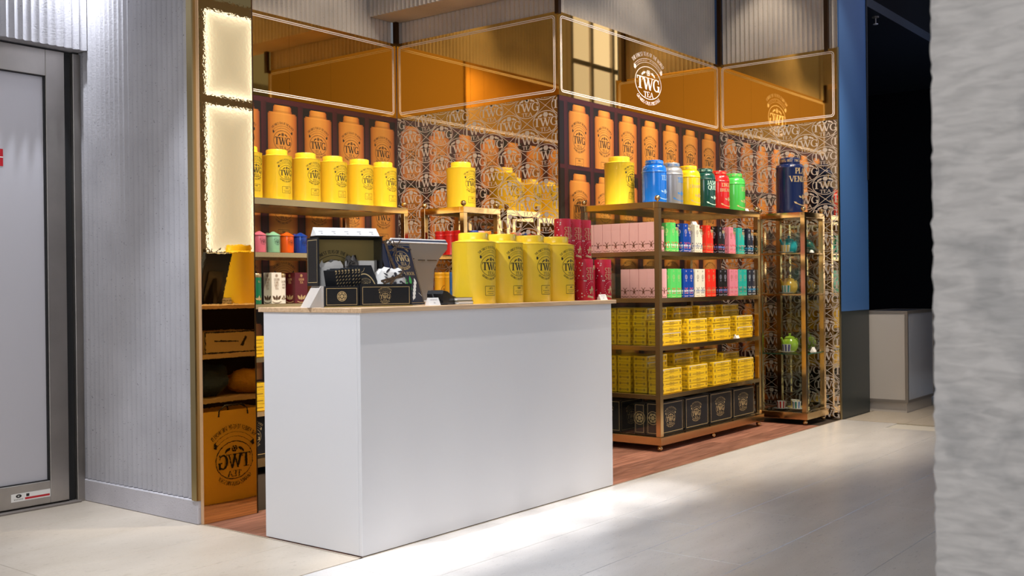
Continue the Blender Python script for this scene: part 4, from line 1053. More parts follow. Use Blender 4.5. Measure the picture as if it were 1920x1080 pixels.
def tea_carton(kind, loc, label, group, rot=0):
    o = link('tea_carton', KINDS[kind][0], None, loc, rot); tag(o, label, 'box', group); link('ornament_print', KINDS[kind][1], o)
    return o
def tea_caddy(kind, loc, label, group):
    t = thing('tea_caddy', label, 'caddy', loc, 0, group)
    link('caddy_body', KINDS[kind][2], t); link('lid', KINDS[kind][3], t); link('ornament_print', KINDS[kind][4], t)
    return t
order = ['pink', 'green', 'blue', 'cream', 'red', 'black', 'rose', 'teal', 'navy']
word = {'pink': 'pale pink', 'green': 'bright green', 'blue': 'royal blue', 'cream': 'cream white', 'red': 'bright red', 'black': 'black', 'rose': 'rose pink', 'teal': 'teal', 'navy': 'navy'}
xs = [6.176, 6.341, 6.513, 6.678, 6.842, 7.022, 7.196, 7.343, 7.496]; yf = RY+.018+BW/2
for k, n in enumerate(order):
    x = xs[k]-.105
    yk = yf+(.0185 if n == 'pink' else 0)
    tea_carton(n, (x, yk, S1), '%s tall carton at the front of the upper brass shelf' % word[n], 'tall cartons on the upper front shelf')
    tea_caddy(n, (x+.074, yk+.004, S1), '%s round caddy with gold lid on the upper brass shelf' % word[n], 'round caddies on the upper front shelf')
    for q in range(2):
        tea_carton(n, (x+.071*q, yk, S2), '%s %s tall carton at the front of the second brass shelf' % (('left', 'right')[q], word[n]), 'tall cartons on the second front shelf')
nth = ['first', 'second', 'third', 'fourth', 'fifth', 'sixth', 'seventh', 'eighth']
for k in range(7):
    tea_carton('pink', (6.055+BW/2, yf+.071*(k+1)+.022, S1), '%s pink carton behind the front one along the upper shelf side' % nth[k], 'pink cartons along the upper shelf side')
for k in range(3):
    tea_carton('pink', (6.055+BW/2, yf+.071*(k+1)+.022, S2), '%s pink carton behind the front one along the second shelf side' % nth[k], 'pink cartons along the second shelf side')

# rear rack, second shelf: big cartons and caddies
cg = 'large cartons on the second shelf of the rear rack'
big = {}
def big_carton(col, ink1, ink2, loc, W, H, label, words_):
    o = link('tea_carton', None, None, loc)
    tag(o, label, 'box', cg)
    m = MB(); m.box(-W/2, -W/2, 0, W/2, W/2, H, 0, .0015); part('carton_body', m, M('bigcarton_%d' % len(MATS), col, .4, coat=.2), o)
    pr = MB()
    for fn in (on_negY(-W/2), on_negX(-W/2)):
        q = rosette(0, H*.90, .009)
        for i, s_ in enumerate(words_): q += text_line(s_, 0, H*(.74-.095*i), .014, .62 if len(s_) > 5 else .8, .19, .05)
        flat(q, fn, pr, 0)
        q = []
        for s_ in (-1, 0, 1): q += leaf(s_*.020, .036, .036, .016, 90-s_*40)
        q += seg(-.034, .012, -.012, .005, .004)+seg(-.012, .005, .012, .005, .004)+seg(.012, .005, .034, .012, .004)
        flat(q, fn, pr, 1)
    part('label_print', pr, [ink1, ink2], o)
    return o
big_carton(L(238, 234, 222), I(150, 120, 90), I(92, 70, 50), (4.152, LY+.07, S2), .076, .188, 'white tall carton with brown leaves on the rear rack', ['GOLDEN', 'EARL', 'GREY', 'TEA'])
big_carton(L(90, 14, 26), I(200, 160, 110), gold_ink, (4.335, LY+.07, S2), .100, .188, 'burgundy tall carton with gold lettering on the rear rack', ['GOLDEN', 'TEA'])
def big_caddy(col, ink, loc, label, words_, R=.030):
    t = thing('tea_caddy', label, 'caddy', loc, 0, cg); H = .182
    m = MB(); m.lathe([(0, 0), (R, 0), (R, H*.88), (0, H*.88)], 28); part('caddy_body', m, M('bigcaddy_%d' % len(MATS), col, .35, coat=.3), t, 40)
    m = MB(); m.lathe([(R*.97, H*.86), (R*1.03, H*.88), (R*1.03, H*.985), (R*.97, H), (0, H)], 28); part('lid', m, gold_lid, t, 40)
    q = []
    for i, s_ in enumerate(words_): q += text_line(s_, 0, H*(.70-.1*i), .012, .6, .19, .05)
    for s_ in (-1, 0, 1): q += leaf(s_*.018, .036, .034, .014, 90-s_*40)
    part('label_print', wrap(q, R, 0, maxl=.008), ink, t)
big_caddy(L(14, 110, 74), gold_ink, (4.028, LY+.075, S2), 'green round caddy with gold lid beside the amber mirror', ['TEA'], .034)
big_caddy(L(236, 232, 220), I(120, 96, 70), (4.226, LY+.085, S2), 'white round caddy with gold lid right of the white carton', ['GOLDEN', 'EARL', 'GREY'])

# corner shelf: red, blue, pink and orange caddies above, yellow caddies below
rc = 'bright caddies on the upper corner shelf'
def band_caddy(col, R, H, loc, label, group, ink=gold_ink, mat=None):
    t = thing('tea_caddy', label, 'caddy', loc, 0, group)
    mm = mat or M('bandcaddy_%d' % len(MATS), col, .3, coat=.4)
    m = MB(); m.lathe([(0, 0), (R, 0), (R, H*.78), (R*1.01, H*.80), (0, H*.80)], 26); part('caddy_body', m, mm, t, 40)
    m = MB(); m.lathe([(R*1.02, H*.79), (R*1.03, H*.81), (R*1.0, H*.82), (R*1.0, H*.90), (R*1.03, H*.92), (R*1.02, H*.985), (R*.96, H), (0, H)], 26); part('lid', m, mm, t, 40)
    q = disc(0, 0, R*.22, 8, R*.3)+disc(0, R*.42, R*.14, 8)+seg(-R*.3, -R*.5, -R*.1, -R*.1, R*.12)+seg(R*.3, -R*.5, R*.1, -R*.1, R*.12)+seg(-R*.5, R*.1, R*.5, R*.2, R*.1)+ring(0, 0, R*.8, R*.8, R*.06, 16)
    part('figure_print', wrap(q, R, H*.36, maxl=R*.2), ink, t)
    return t
redm = M('red_caddy', (.55, .012, .010, 1), .3, coat=.4); dk = I(70, 30, 16)
for k, (x, y, lab) in enumerate(((5.487, 4.832, 'red round caddy at the front left of the upper corner shelf'), (5.487, 4.742, 'front red round caddy on the upper corner shelf'), (5.487, 4.922, 'rear red round caddy on the upper corner shelf'))):
    band_caddy(None, .043, .165, (x, y, S1), lab, rc, dk, redm)
for x, col, lab in ((5.572, (.010, .045, .30, 1), 'blue round caddy on the upper corner shelf'), (5.640, (.66, .32, .34, 1), 'pink round caddy on the upper corner shelf'), (5.712, (.85, .22, .008, 1), 'orange round caddy on the upper corner shelf')):
    band_caddy(col, .034, .165, (x, 4.70, S1), lab, rc, dk)
ymat = M('amber_caddy', (.84, .42, .02, 1), .3, coat=.4)
for k, (x, y, lab) in enumerate(((5.487, 4.742, 'amber yellow caddy nearest the yellow counter tins on the lower corner shelf'), (5.487, 4.836, 'middle amber yellow caddy on the lower corner shelf'), (5.487, 4.930, 'amber yellow caddy farthest back on the lower corner shelf'))):
    band_caddy(None, .043, .19, (x, y, S2), lab, 'amber caddies on the lower corner shelf', dk, ymat)
band_caddy((.02, .10, .30, 1), .012, .19, (5.436, 4.789, S2), 'thin blue tube between two amber caddies on the corner shelf', None, gold_ink)

# ------------------------------------------------------------------ flat yellow tea boxes in stacks
TW, TD, TH = .278, .098, .0405
m = MB(); m.box(-TW/2, -TD/2, 0, TW/2, TD/2, TH, 0, .0022); tb_mesh = m.mesh('flat_tea_box', teabox_y)
pr = MB()
q = rosette(-TW*.42, TH*.5, .010)+rosette(TW*.42, TH*.5, .010)+seg(-TW*.30, TH*.5, TW*.30, TH*.5, .004)+text_line('TWG TEA', 0, TH*.58, .009, 1.2, .2, .1, False)+text_line('GRANDS CRUS', 0, TH*.22, .006, 1.2, .2, .1, False)
flat(q, on_negY(-TD/2), pr)
q = rosette(-TD*.30, TH*.5, .008)+rosette(TD*.30, TH*.5, .008)+seg(-TD*.2, TH*.5, TD*.2, TH*.5, .0035)
flat(q, on_negX(-TW/2), pr)
tb_print = pr.mesh('ornament_print', teabox_ink)
pf = MB(); flat([((-TW*.44, TH*.84), (TW*.46, TH*.84), (TW*.46, TH*.97), (-TW*.44, TH*.97)), ((-TW*.46, TH*.60), (-TW*.42, TH*.60), (-TW*.36, TH*.9), (-TW*.40, TH*.9)), ((-TW*.40, TH*.60), (-TW*.385, TH*.60), (-TW*.32, TH*.9), (-TW*.335, TH*.9))], on_negY(-TD/2, 0, 0, .0004), pf)  # sheen of the clear wrap painted as pale strips on the box front
tb_film = pf.mesh('film_glint', film)
lvl = ['bottom', 'second', 'third', 'fourth', 'fifth', 'top']
def stack(x, y, z, n, place, group, filmed=()):
    for k in range(n):
        jx, jy = random.uniform(-.004, .004), random.uniform(-.002, .002)
        o = link('flat_tea_box', tb_mesh, None, (x+jx, y+jy, z+k*(TH+.0006)), random.uniform(-.012, .012))
        tag(o, '%s yellow tea box of %s' % ('top' if k == n-1 else lvl[k], place), 'box', group)
        link('ornament_print', tb_print, o)
        if k in filmed: link('film_glint', tb_film, o)
cols = [6.212, 6.580, 6.940, 7.312]
side = ['beside the front post', 'second from the front post', 'third from the front post', 'at the right end']
for z, sh in ((S3, 'third shelf'), (S4, 'fourth shelf')):
    for c_, x in enumerate(cols):
        stack(x+(.0 if z == S3 else .004*(c_-1)), RY+.075, z, 4, 'front stack %s, %s' % (side[c_], sh), 'front stacks of tea boxes on the %s' % sh, (1, 3) if z == S3 else (3,))
        stack(x+.02, RY+.200, z, 6 if c_ < 3 or z == S3 else 5, 'rear stack %s, %s' % (side[c_], sh), 'rear stacks of tea boxes on the %s' % sh, (4, 5))
    for r_ in range(2):
        stack(cols[0]-.002*r_, RY+.315+.108*r_, z, 6, 'left side stack, %s from front, %s' % (('third', 'fourth')[r_], sh), 'side stacks of tea boxes on the %s' % sh)
for z, sh, n in ((S3, 'third shelf', 3), (S4, 'fourth shelf', 4)):
    stack(3.95, LY+.075, z, n, 'stack left of counter, rear rack %s' % sh, 'tea boxes on the rear rack')

# black gift boxes at the bottom
def gift_box(W, D, H, loc, label, group, side_motif):
    o = link('gift_box', None, None, loc); tag(o, label, 'box', group)
    m = MB(); m.box(0, 0, 0, W, D, H, 0, .0015); part('box_body', m, black_card, o)
    pr = MB(); fn = on_negY(0, 0, 0)
    flat(frame(.010, .010, W-.010, H-.010, .003), fn, pr); flat(tf(emblem(1), W*.20, W*.46, H*.46, H*.235), fn, pr)
    fn = on_negX(0, D, 0); flat(frame(.010, .010, D-.010, H-.010, .003), fn, pr)
    flat(tf(emblem(1), D*.2, D*.5, H*.55) if side_motif == 'emblem' else rosette(D*.5, H*.52, .03)+ring(D*.5, H*.52, .045, .045, .004, 18), fn, pr)
    part('gold_print', pr, gold_ink, o)
gz = .0985
for k, (x0, x1) in enumerate(((6.058, 6.375), (6.408, 6.738), (6.768, 7.102), (7.130, 7.482))):
    gift_box(x1-x0, .10 if k == 0 else .26, .215, (x0, RY+.035, gz), 'black gift box with gold emblem %s on the rack base' % ('beside the front post', 'second from the front post', 'third from the front post', 'at the right end')[k], 'black gift boxes on the rack base', 'rosette')
gift_box(.30, .085, .205, (6.058, RY+.145, gz), 'narrow black box with gold rosette on its side, left rack base', 'black gift boxes along the rack side', 'rosette')
gift_box(.30, .21, .215, (6.058, RY+.335, gz), 'deep black box with gold emblem on its side, left rack base', 'black gift boxes along the rack side', 'emblem')
gift_box(.34, .26, .26, (3.80, LY+.035, gz), 'black gift box with gold emblem at the base of the rear rack', None, 'rosette')

# ------------------------------------------------------------------ cups, teapots
def cup(col, loc, label, saucer_c=None, rot=0.0):
    R, H = .035, .055
    t = thing('striped_cup', label, 'cup', (loc[0], loc[1], loc[2]+.0085), rot, 'striped cups in the glazed cabinet')
    ms = [ceramic]+([M('stripe_%d' % len(MATS), c_, .2, coat=.5) for c_ in (col if isinstance(col, list) else [col])]); ns = len(ms)-1
    m = MB(); m.lathe([(0, 0), (R*.82, 0), (R*.86, .002), (R, H), (R*.96, H), (R*.80, .006), (0, .006)], 48, mfn=lambda i, k: (1+(k//3//2) % ns) if i == 2 and (k//3) % 2 == 0 else 0); part('cup_body', m, ms, t, 45)
    m = MB(); m.tube([(R*.93, 0, .045), (R*1.35, 0, .047), (R*1.6, 0, .034), (R*1.4, 0, .018), (R*.9, 0, .014)], .0035, 8); part('handle', m, ms[1] if saucer_c is None else ceramic, t, 60)
    s = link('saucer', None, None, loc); tag(s, label.replace('cup', 'saucer under the cup', 1) if False else 'white saucer under the '+label.split(' on ')[0].replace('small ', ''), 'saucer', 'saucers in the glazed cabinet')
    m = MB(); m.lathe([(0, .001), (.032, .001), (.060, .009), (.060, .0105), (.033, .0075), (0, .0075)], 40); part('saucer_plate', m, saucer_c or ceramic, s, 45)
cup((.85, .52, .05, 1), (7.865, 3.43, 1.326), 'small yellow striped cup on the top cabinet shelf')
cup((.02, .34, .30, 1), (7.865, 3.43, 1.009), 'small teal striped cup on the second cabinet shelf')
cup((.03, .03, .28, 1), (7.865, 3.43, .5455), 'small navy striped cup on the third cabinet shelf')
cup((.55, .02, .02, 1), (7.855, 3.475, .099), 'small red striped cup on the cabinet floor')
cup([(.01, .28, .22, 1), (.02, .14, .42, 1)], (7.895, 3.365, .099), 'small green and blue striped cup on the cabinet floor')
cup((.80, .55, .12, 1), (7.995, 3.42, .099), 'small pale yellow cup on the cabinet floor behind the post', M('yellow_saucer', (.75, .60, .15, 1), .2))
def teapot(col, loc, label, rot):
    mat = M('pot_%d' % len(MATS), col, .18, coat=.7); t = thing('teapot', label, 'teapot', loc, rot, 'teapots in the glazed cabinet')
    m = MB(); m.lathe([(0, 0), (.045, 0), (.050, .004), (.064, .03), (.068, .055), (.060, .085), (.042, .100), (.040, .104), (0, .104)], 36); part('pot_body', m, mat, t, 50)
    m = MB(); m.lathe([(.043, .1035), (.043, .108), (.030, .118), (.008, .123), (.006, .128), (.011, .135), (.008, .142), (0, .143)], 28); part('lid', m, mat, t, 50)
    m = MB(); m.tube([(-.055, 0, .035), (-.080, 0, .055), (-.090, 0, .085), (-.108, 0, .112)], [.016, .013, .010, .008], 12); part('spout', m, mat, t, 60)
    m = MB(); m.tube([(.058, 0, .085), (.085, 0, .098), (.105, 0, .080), (.100, 0, .050), (.064, 0, .028)], .006, 8); part('handle', m, mat, t, 60)
teapot((.01, .30, .36, 1), (8.03, 3.475, 1.326), 'turquoise teapot on the top cabinet shelf', -.25)
teapot((.62, .36, .03, 1), (8.03, 3.475, 1.009), 'golden yellow teapot on the second cabinet shelf', -.25)
teapot((.36, .56, .04, 1), (8.03, 3.475, .5455), 'lime green teapot on the third cabinet shelf', -.25)

# ------------------------------------------------------------------ price cards
def price_card(loc, rotz, label, w=.05, h=.032, tilt=.5, group=None):
    t = thing('price_card', label, 'price tag', loc, rotz, group)
    m = MB(); dy = h*math.sin(tilt); dz = h*math.cos(tilt)
    m.add([(-w/2, 0, 0), (w/2, 0, 0), (w/2, dy, dz), (-w/2, dy, dz), (-w/2, dy*1.9, 0), (w/2, dy*1.9, 0)], [(0, 1, 2, 3), (3, 2, 5, 4), (0, 4, 5, 1), (0, 3, 4), (1, 5, 2)])
    part('card', m, paper_white, t)
    q = []
    for k in range(5): q += seg(-w*.28+k*w*.12, h*.72, -w*.20+k*w*.12, h*.72, h*.06)
    q += text_line('26', 0, h*.25, h*.2, 1, .2, .1, False)
    part('card_print', flat(q, lambda u, v, e: (u, v*math.sin(tilt)-.0006-e, v*math.cos(tilt)+.0003)), I(110, 110, 120), t)
price_card((3.492, 3.172, TOP), -.1, 'white price card in front of the navy tea book', .066, .038, .45)
price_card((4.83, 3.15, TOP), -.1, 'white price card between the two front red tubes', .060, .034, .45)
price_card((7.46, RY+.06, ZT+.001), -.1, 'white price card beside the light green tin on the large rack', .05, .03)
price_card((7.185, RY+.016, S3), -.1, 'white price card before the right stack of yellow boxes', .042, .032)
price_card((6.57, RY+.03, S1+BH+.0005), -.1, 'white price card on top of the cream carton', .05, .026)
price_card((4.19, LY+.30, S1), -.1, 'white price card behind the small orange and mint tins', .055, .05); 
bpy.data.objects[[o.name for o in COL.objects if o.name.startswith('price_card')][-1]].location.z = S1
price_card((8.035, 3.275, 1.326), -.1, 'white price card beside the yellow cup on the top cabinet shelf', .035, .028)
price_card((8.06, 3.275, .5455), -.1, 'white price card beside the lime teapot in the cabinet', .04, .04)

# ------------------------------------------------------------------ open black tea chest on the counter
A = Vector((3.018, 3.372, 0)); B = Vector((3.392, 3.225, 0)); ang = math.atan2(B.y-A.y, B.x-A.x); LEN = (B-A).length
ch = thing('open_tea_chest', 'open black presentation chest with gold lining at the left end of the counter', 'box', (A.x, A.y, TOP), ang)
H = .094; D_ = .145; s1 = .158
m = MB(); m.box(.002, 0, .003, s1-.002, .006, H-.004); p_ = part('front_panel', m, black_card, ch)
part('gold_print', flat(frame(.009, .010, s1-.010, H-.012, .0022)+rosette(s1*.5, H*.5, .016)+ring(s1*.5, H*.5, .022, .022, .003, 16), on_negY(0)), gold_ink, p_)
m = MB(); m.box(s1+.002, -.006, .003, LEN, .006, H+.004); p_ = part('front_panel', m, black_card, ch)
part('gold_print', flat(frame(s1+.012, .010, LEN-.010, H-.008, .0022)+tf(emblem(1), .026, s1+(LEN-s1)*.48, H*.46), on_negY(-.006)), gold_ink, p_)
m = MB(); m.box(0, .006, .0, LEN, D_, .004); m.box(LEN-.005, .006, .004, LEN, D_, H); m.box(0, D_-.005, .004, LEN-.006, D_, H); m.box(s1-.002, .007, .004, s1+.002, D_-.006, H); part('tray', m, black_card, ch)
m = MB(); m.box(-.003, .004, .001, 0, D_, H-.002); m.prism([(-.055, 0), (-.003, 0), (-.003, H-.004)], .03, .145, 0, 'y'); part('side_flap', m, paper_grey, ch, label='pale grey inside of the folded side flap')
m = MB(); m.box(-.002, -.008, 0, LEN+.004, -.0065, .005); part('base_lip', m, gold_paper, ch)
# lid: a shallow tray standing on the back edge
lz0, lz1, ly0, ly1, lx0, lx1 = H+.002, .302, .055, .145, -.008, .292
m = MB(); m.box(lx0, ly1-.004, lz0, lx1, ly1, lz1); lid = part('lid_back', m, [black_card], ch)
m = MB(); m.box(lx0+.005, ly1-.006, lz0, lx1-.005, ly1-.0045, lz1-.008); part('gold_lining', m, gold_paper, lid)
part('lining_print', flat([q for q in tf(text_arc('THE FINEST TEAS OF THE WORLD', 1.50, .20, 90, 100, T=.2)+ring(0, 0, 1.4, 1.4, .03, 30, 30, 150)+ring(0, 0, 1.16, 1.16, .03, 30, 20, 160), .077, .098, .118)], on_negY(ly1-.006)), black_ink, lid)
m = MB(); m.box(lx0-.002, ly0-.012, lz0-.004, lx0+.004, ly1+.034, lz1-.004); fl = part('lid_side', m, black_card, ch)
part('gold_print', flat(frame(.010, .010, ly1-ly0+.036, lz1-lz0-.012, .0026), on_negX(lx0-.002, ly1+.034, lz0)), gold_ink, fl)
m = MB(); m.box(lx1-.006, ly0, lz0, lx1, ly1-.004, lz1); part('lid_side', m, black_card, ch)
m = MB(); m.box(lx0, ly0-.01, lz1, lx1, ly1, lz1+.005); part('lid_top', m, black_card, ch)
# cards on top of the lid, contents of the chest
for k in range(5):
    t = thing('price_card', '%s white price card standing on the lid of the black chest' % ('leftmost', 'second', 'middle', 'fourth', 'rightmost')[k], 'price tag', ch.matrix_basis @ Vector((lx0-.002+.0585*k+.03, ly0+.004+(.004 if k == 4 else 0), lz1+.0055)), ang, 'price cards on the chest lid')
    m = MB(); m.add([(-.029, 0, 0), (.029, 0, 0), (.024, .03, .036), (-.034, .03, .036), (-.034, .06, 0), (.024, .06, 0)], [(0, 1, 2, 3), (3, 2, 5, 4), (0, 4, 5, 1), (0, 3, 4), (1, 5, 2)]); part('card', m, paper_white, t)
    part('card_print', flat(seg(-.012, .018, .006, .018, .002)+text_line('26', 0, .006, .007, 1, .2, .1, False), lambda u, v, e: (u-.003, v*.84-.0006-e, v+.0004)), I(120, 120, 128), t)
W0 = ch.matrix_basis
def in_chest(u, v, z): return W0 @ Vector((u, v, z))
for k in range(8):                                       # fan of black sachets
    lab = 'black sachet with gold edge print, %s of the fanned row in the chest' % ('first', 'second', 'third', 'fourth', 'fifth', 'sixth', 'seventh', 'last')[k]
    t = thing('tea_sachet', lab, 'sachet', in_chest(.070+.0135*k+(.004 if k > 4 else 0), .048+.003*k, .0045), ang+.12, 'fanned tea sachets in the chest')
    t.rotation_euler = (0, -.30+.030*k, ang+.75)
    m = MB(); m.box(-.002, -.033, 0, .002, .033, .160+.003*(k % 3), 0, .0008); part('sachet_body', m, black_card, t)
    q = []
    for j in range(10): q += seg(.022, .012+.0145*j, .029, .019+.0145*j, .0028)
    q += disc(.026, .156, .0045, 8)
    part('gold_print', flat(q, on_negX(-.002)), gold_ink, t)
t = thing('tea_sachet', 'wide black sachet with gold arch and emblem in the chest', 'sachet', in_chest(.205, .040, .0045), ang, None)
t.rotation_euler = (-.16, 0, ang)
m = MB(); m.prism([(-.070, 0), (.074, 0), (.070, .08), (.038, .178), (-.066, .178)], -.002, .002, 0, 'y'); part('sachet_body', m, black_card, t)
part('gold_print', flat(ring(.0, .03, .062, .112, .005, 24, 0, 180)+tf(emblem(1), .021, .006, .088)+ring(-.012, .176, .018, .03, .0015, 12, 200, 340), on_negY(-.002)), gold_ink, t)
t = thing('tissue_bundle', 'crumpled white tissue bundle behind the fanned sachets', 'tissue', in_chest(.075, .112, .0045), ang)
def lump(W, D, H, seed, n=22, jag=.2):
    from mathutils import noise
    m = MB(); rows = []
    for j in range(11):
        t_ = j/10; row = []
        for i in range(n):
            a = 2*PI*i/n; ca, sa = math.cos(a), math.sin(a); k = (abs(ca)**4+abs(sa)**4)**-.25; s_ = (1-.12*t_**3) if j < 10 else .7
            f_ = 1+jag*noise.noise(Vector((ca*1.6+seed, sa*1.6, t_*3)))
            row.append((ca*k*W/2*s_*f_, sa*k*D/2*s_*f_, max(0, H*t_*(1+.12*noise.noise(Vector((ca*2, sa*2+seed, 5)))*(t_ > .4)))))
        rows.append(row)
    for a_, b_ in zip(rows, rows[1:]): m.add(a_+b_, [(i, (i+1) % n, n+(i+1) % n, n+i) for i in range(n)])
    m.add(rows[0], [tuple(range(n))[::-1]]); m.add(rows[-1], [tuple(range(n))])
    return m
part('tissue', lump(.112, .045, .192, 1, 22, .08), paper_white, t, 30)
t = thing('foil_pouch', 'grey patterned foil pouch behind the sachets in the chest', 'pouch', in_chest(.168, .116, .0045), ang)
part('pouch_body', lump(.07, .036, .212, 5, 22, .12), M('grey_foil', L(120, 116, 112), .3, .5), t, 30)
q = []
for k in range(14): q += leaf(random.uniform(-.03, .03), random.uniform(.15, .20), .020, .004, random.uniform(0, 180))
part('pouch_print', flat(q, on_negY(-.021, 0, 0, .001)), black_ink, t)
t = thing('small_box', 'small white box with grey lid behind the wide sachet', 'box', in_chest(.236, .114, .0045), ang)
m = MB(); m.box(-.038, -.02, 0, .034, .02, .197, 0, .002); part('box_body', m, paper_white, t)
m = MB(); m.box(.0342, -.02, 0, .047, .02, .199, 0, .002); part('box_side', m, pos_grey, t)
# folded black and white cloth with ribbon
t = thing('printed_napkin', 'folded black and white printed cloth tied with a ribbon in the chest', 'cloth', in_chest(.331, .068, .0045), ang)
nap = part('folded_cloth', lump(.135, .115, .160, 9, 26, .10), paper_white, t, 40)
q = []
for k in range(26):
    u, v = random.uniform(-.06, .06), random.uniform(.085, .155)
    q += leaf(u, v, random.uniform(.015, .035), random.uniform(.006, .012), random.uniform(0, 180)) if k % 3 else disc(u, v, random.uniform(.004, .009), 7)
part('cloth_print', flat(q, lambda u, v, e: (u, -.064+.22*max(0, v-.09)-e, v)), I(52, 50, 56), nap)
def ribbon(parent, pts, w=.008, mi=None):
    m = MB(); pts = [Vector(p) for p in pts]; vs_ = []
    for i, p in enumerate(pts):
        tt = (pts[min(i+1, len(pts)-1)]-pts[max(0, i-1)]).normalized(); n = tt.cross(Vector((0, -1, 0))); n = n.normalized() if n.length > .1 else Vector((0, 0, 1))
        for s_ in (-1, 1):
            for dd in (0, .0012): vs_.append(tuple(p+n*s_*w/2+Vector((0, dd, 0))))
    fs = []; mats = []
    for i in range(len(pts)-1):
        a = 4*i; b_ = 4*(i+1)
        for f in ((a, a+2, b_+2, b_), (a+1, b_+1, b_+3, a+3), (a, b_, b_+1, a+1), (a+2, a+3, b_+3, b_+2)): fs.append(f)
    m.add(vs_, fs)
    return part('ribbon', m, ribbon_m, parent, label='black ribbon woven with gold dashes')
def ribbon_mat():
    m = M('ribbon_weave', (.02, .016, .012), .5); nt = m.node_tree; p = nt.nodes['Principled BSDF']; tc = nt.nodes.new('ShaderNodeTexCoord')
    b = nt.nodes.new('ShaderNodeTexBrick'); b.inputs['Scale'].default_value = 60; b.inputs['Color1'].default_value = L(120, 92, 60); b.inputs['Color2'].default_value = L(70, 54, 40); b.inputs['Mortar'].default_value = (.012, .010, .008, 1)
    b.inputs['Mortar Size'].default_value = .035; mp = nt.nodes.new('ShaderNodeMapping'); mp.inputs['Rotation'].default_value = (PI/2, .6, 0)
    nt.links.new(tc.outputs['Object'], mp.inputs[0]); nt.links.new(mp.outputs[0], b.inputs['Vector']); nt.links.new(b.outputs['Color'], p.inputs['Base Color'])
    return m
ribbon_m = ribbon_mat()
ribbon(t, [(-.07, -.066, .105), (-.02, -.072, .118), (.02, -.070, .124), (.036, -.064, .126)], .010)
ribbon(t, [(-.06, -.072, .095), (-.01, -.074, .115), (.03, -.066, .140), (.045, -.050, .158)], .009)
ribbon(t, [(-.012, -.075, .118), (-.02, -.075, .105), (-.03, -.075, .092)], .012)

# ------------------------------------------------------------------ navy tea book on an easel
bk = thing('tea_book', 'navy tea book with gold lettering leaning on the counter', 'book', (3.566, 3.382, TOP+.003), -.02)
lean = math.atan2(.098, .283); bk.rotation_euler = (-lean, 0, -.02)
BWd, BHt = .168, .300
m = MB(); m.box(-BWd/2, 0, 0, BWd/2, .004, BHt, 0, .001); cov = part('front_cover', m, navy, bk)
m = MB(); m.box(-BWd/2+.003, .0042, .003, BWd/2-.004, .0258, BHt-.003); part('pages', m, paper_white, bk)
m = MB(); m.box(-BWd/2, .026, 0, BWd/2, .030, BHt, 0, .001); part('back_cover', m, navy, bk)
m = MB(); m.box(-BWd/2-.004, 0, 0, -BWd/2-.0002, .030, BHt, 0, .001); part('spine', m, navy, bk)
fnb = on_negY(0)
part('gold_print', flat(frame(-BWd/2+.006, .006, BWd/2-.005, BHt-.006, .0014)+tf(ring(0, 0, 1, .9, .05, 36)+text_line('TWG', 0, -.22, .66, 1.05, .22, .02)+text_line('TEA', 0, -.66, .34, 1, .17, .06)+text_line('1837', 0, .48, .24, .9, .2, .06, False)+text_arc('GRANDS CRUS PRESTIGE', 1.26, .2, 270, 92, True, T=.26, cy=.1)+text_arc('THE FINEST TEAS OF THE WORLD', 1.42, .2, 90, 94, T=.26, cy=-.16), .046, .010, .222)+text_line('TEA BOOK', .019, .143, .0165, .95, .15, .08), fnb), gold_ink, cov)
q = []
part('leaf_print', flat(leaf(-.006, .116, .052, .017, 112)+leaf(.026, .118, .046, .016, 84)+seg(.004, .092, .020, .070, .0025)+seg(.024, .096, .020, .070, .002), fnb), I(60, 170, 84), cov)
q = []
for k in range(10): q += leaf(.022+.0038*k, .036+.0085*k, .034, .013, 58+(k % 2)*40)
part('feather_print', flat(q+seg(.012, .018, .055, .118, .002)+seg(.06, .055, .076, .038, .002), fnb), paper_white, cov)
for dx, pts in enumerate(([(-.078, -.004, .312), (-.074, -.005, .25), (-.062, -.006, .17), (-.052, -.006, .10)], [(-.066, -.006, .312), (-.064, -.007, .25), (-.050, -.008, .18), (-.040, -.008, .115)], [(-.054, -.005, .30), (-.030, -.006, .27), (.0, -.007, .262), (.06, -.006, .258), (BWd/2, -.002, .256)], [(-.05, -.007, .22), (-.02, -.009, .262), (.03, -.006, .305)], [(-.03, -.008, .30), (-.02, -.010, .265), (-.03, -.009, .215)], [(-.02, -.010, .262), (-.045, -.009, .250), (-.07, -.008, .245)])):
    ribbon(bk, [(p[0]-(.012 if dx == 1 else 0), p[1], p[2]+(.016 if dx > 1 else 0)) for p in pts], .014 if dx < 2 else .006)
m = MB(); m.box(-.05, .032, .02, .05, .036, .20); m.prism([(.036, .08), (.070, .022), (.076, .026), (.036, .16)], -.012, .012, 0, 'x'); part('book_stand', m, black_plastic, bk)

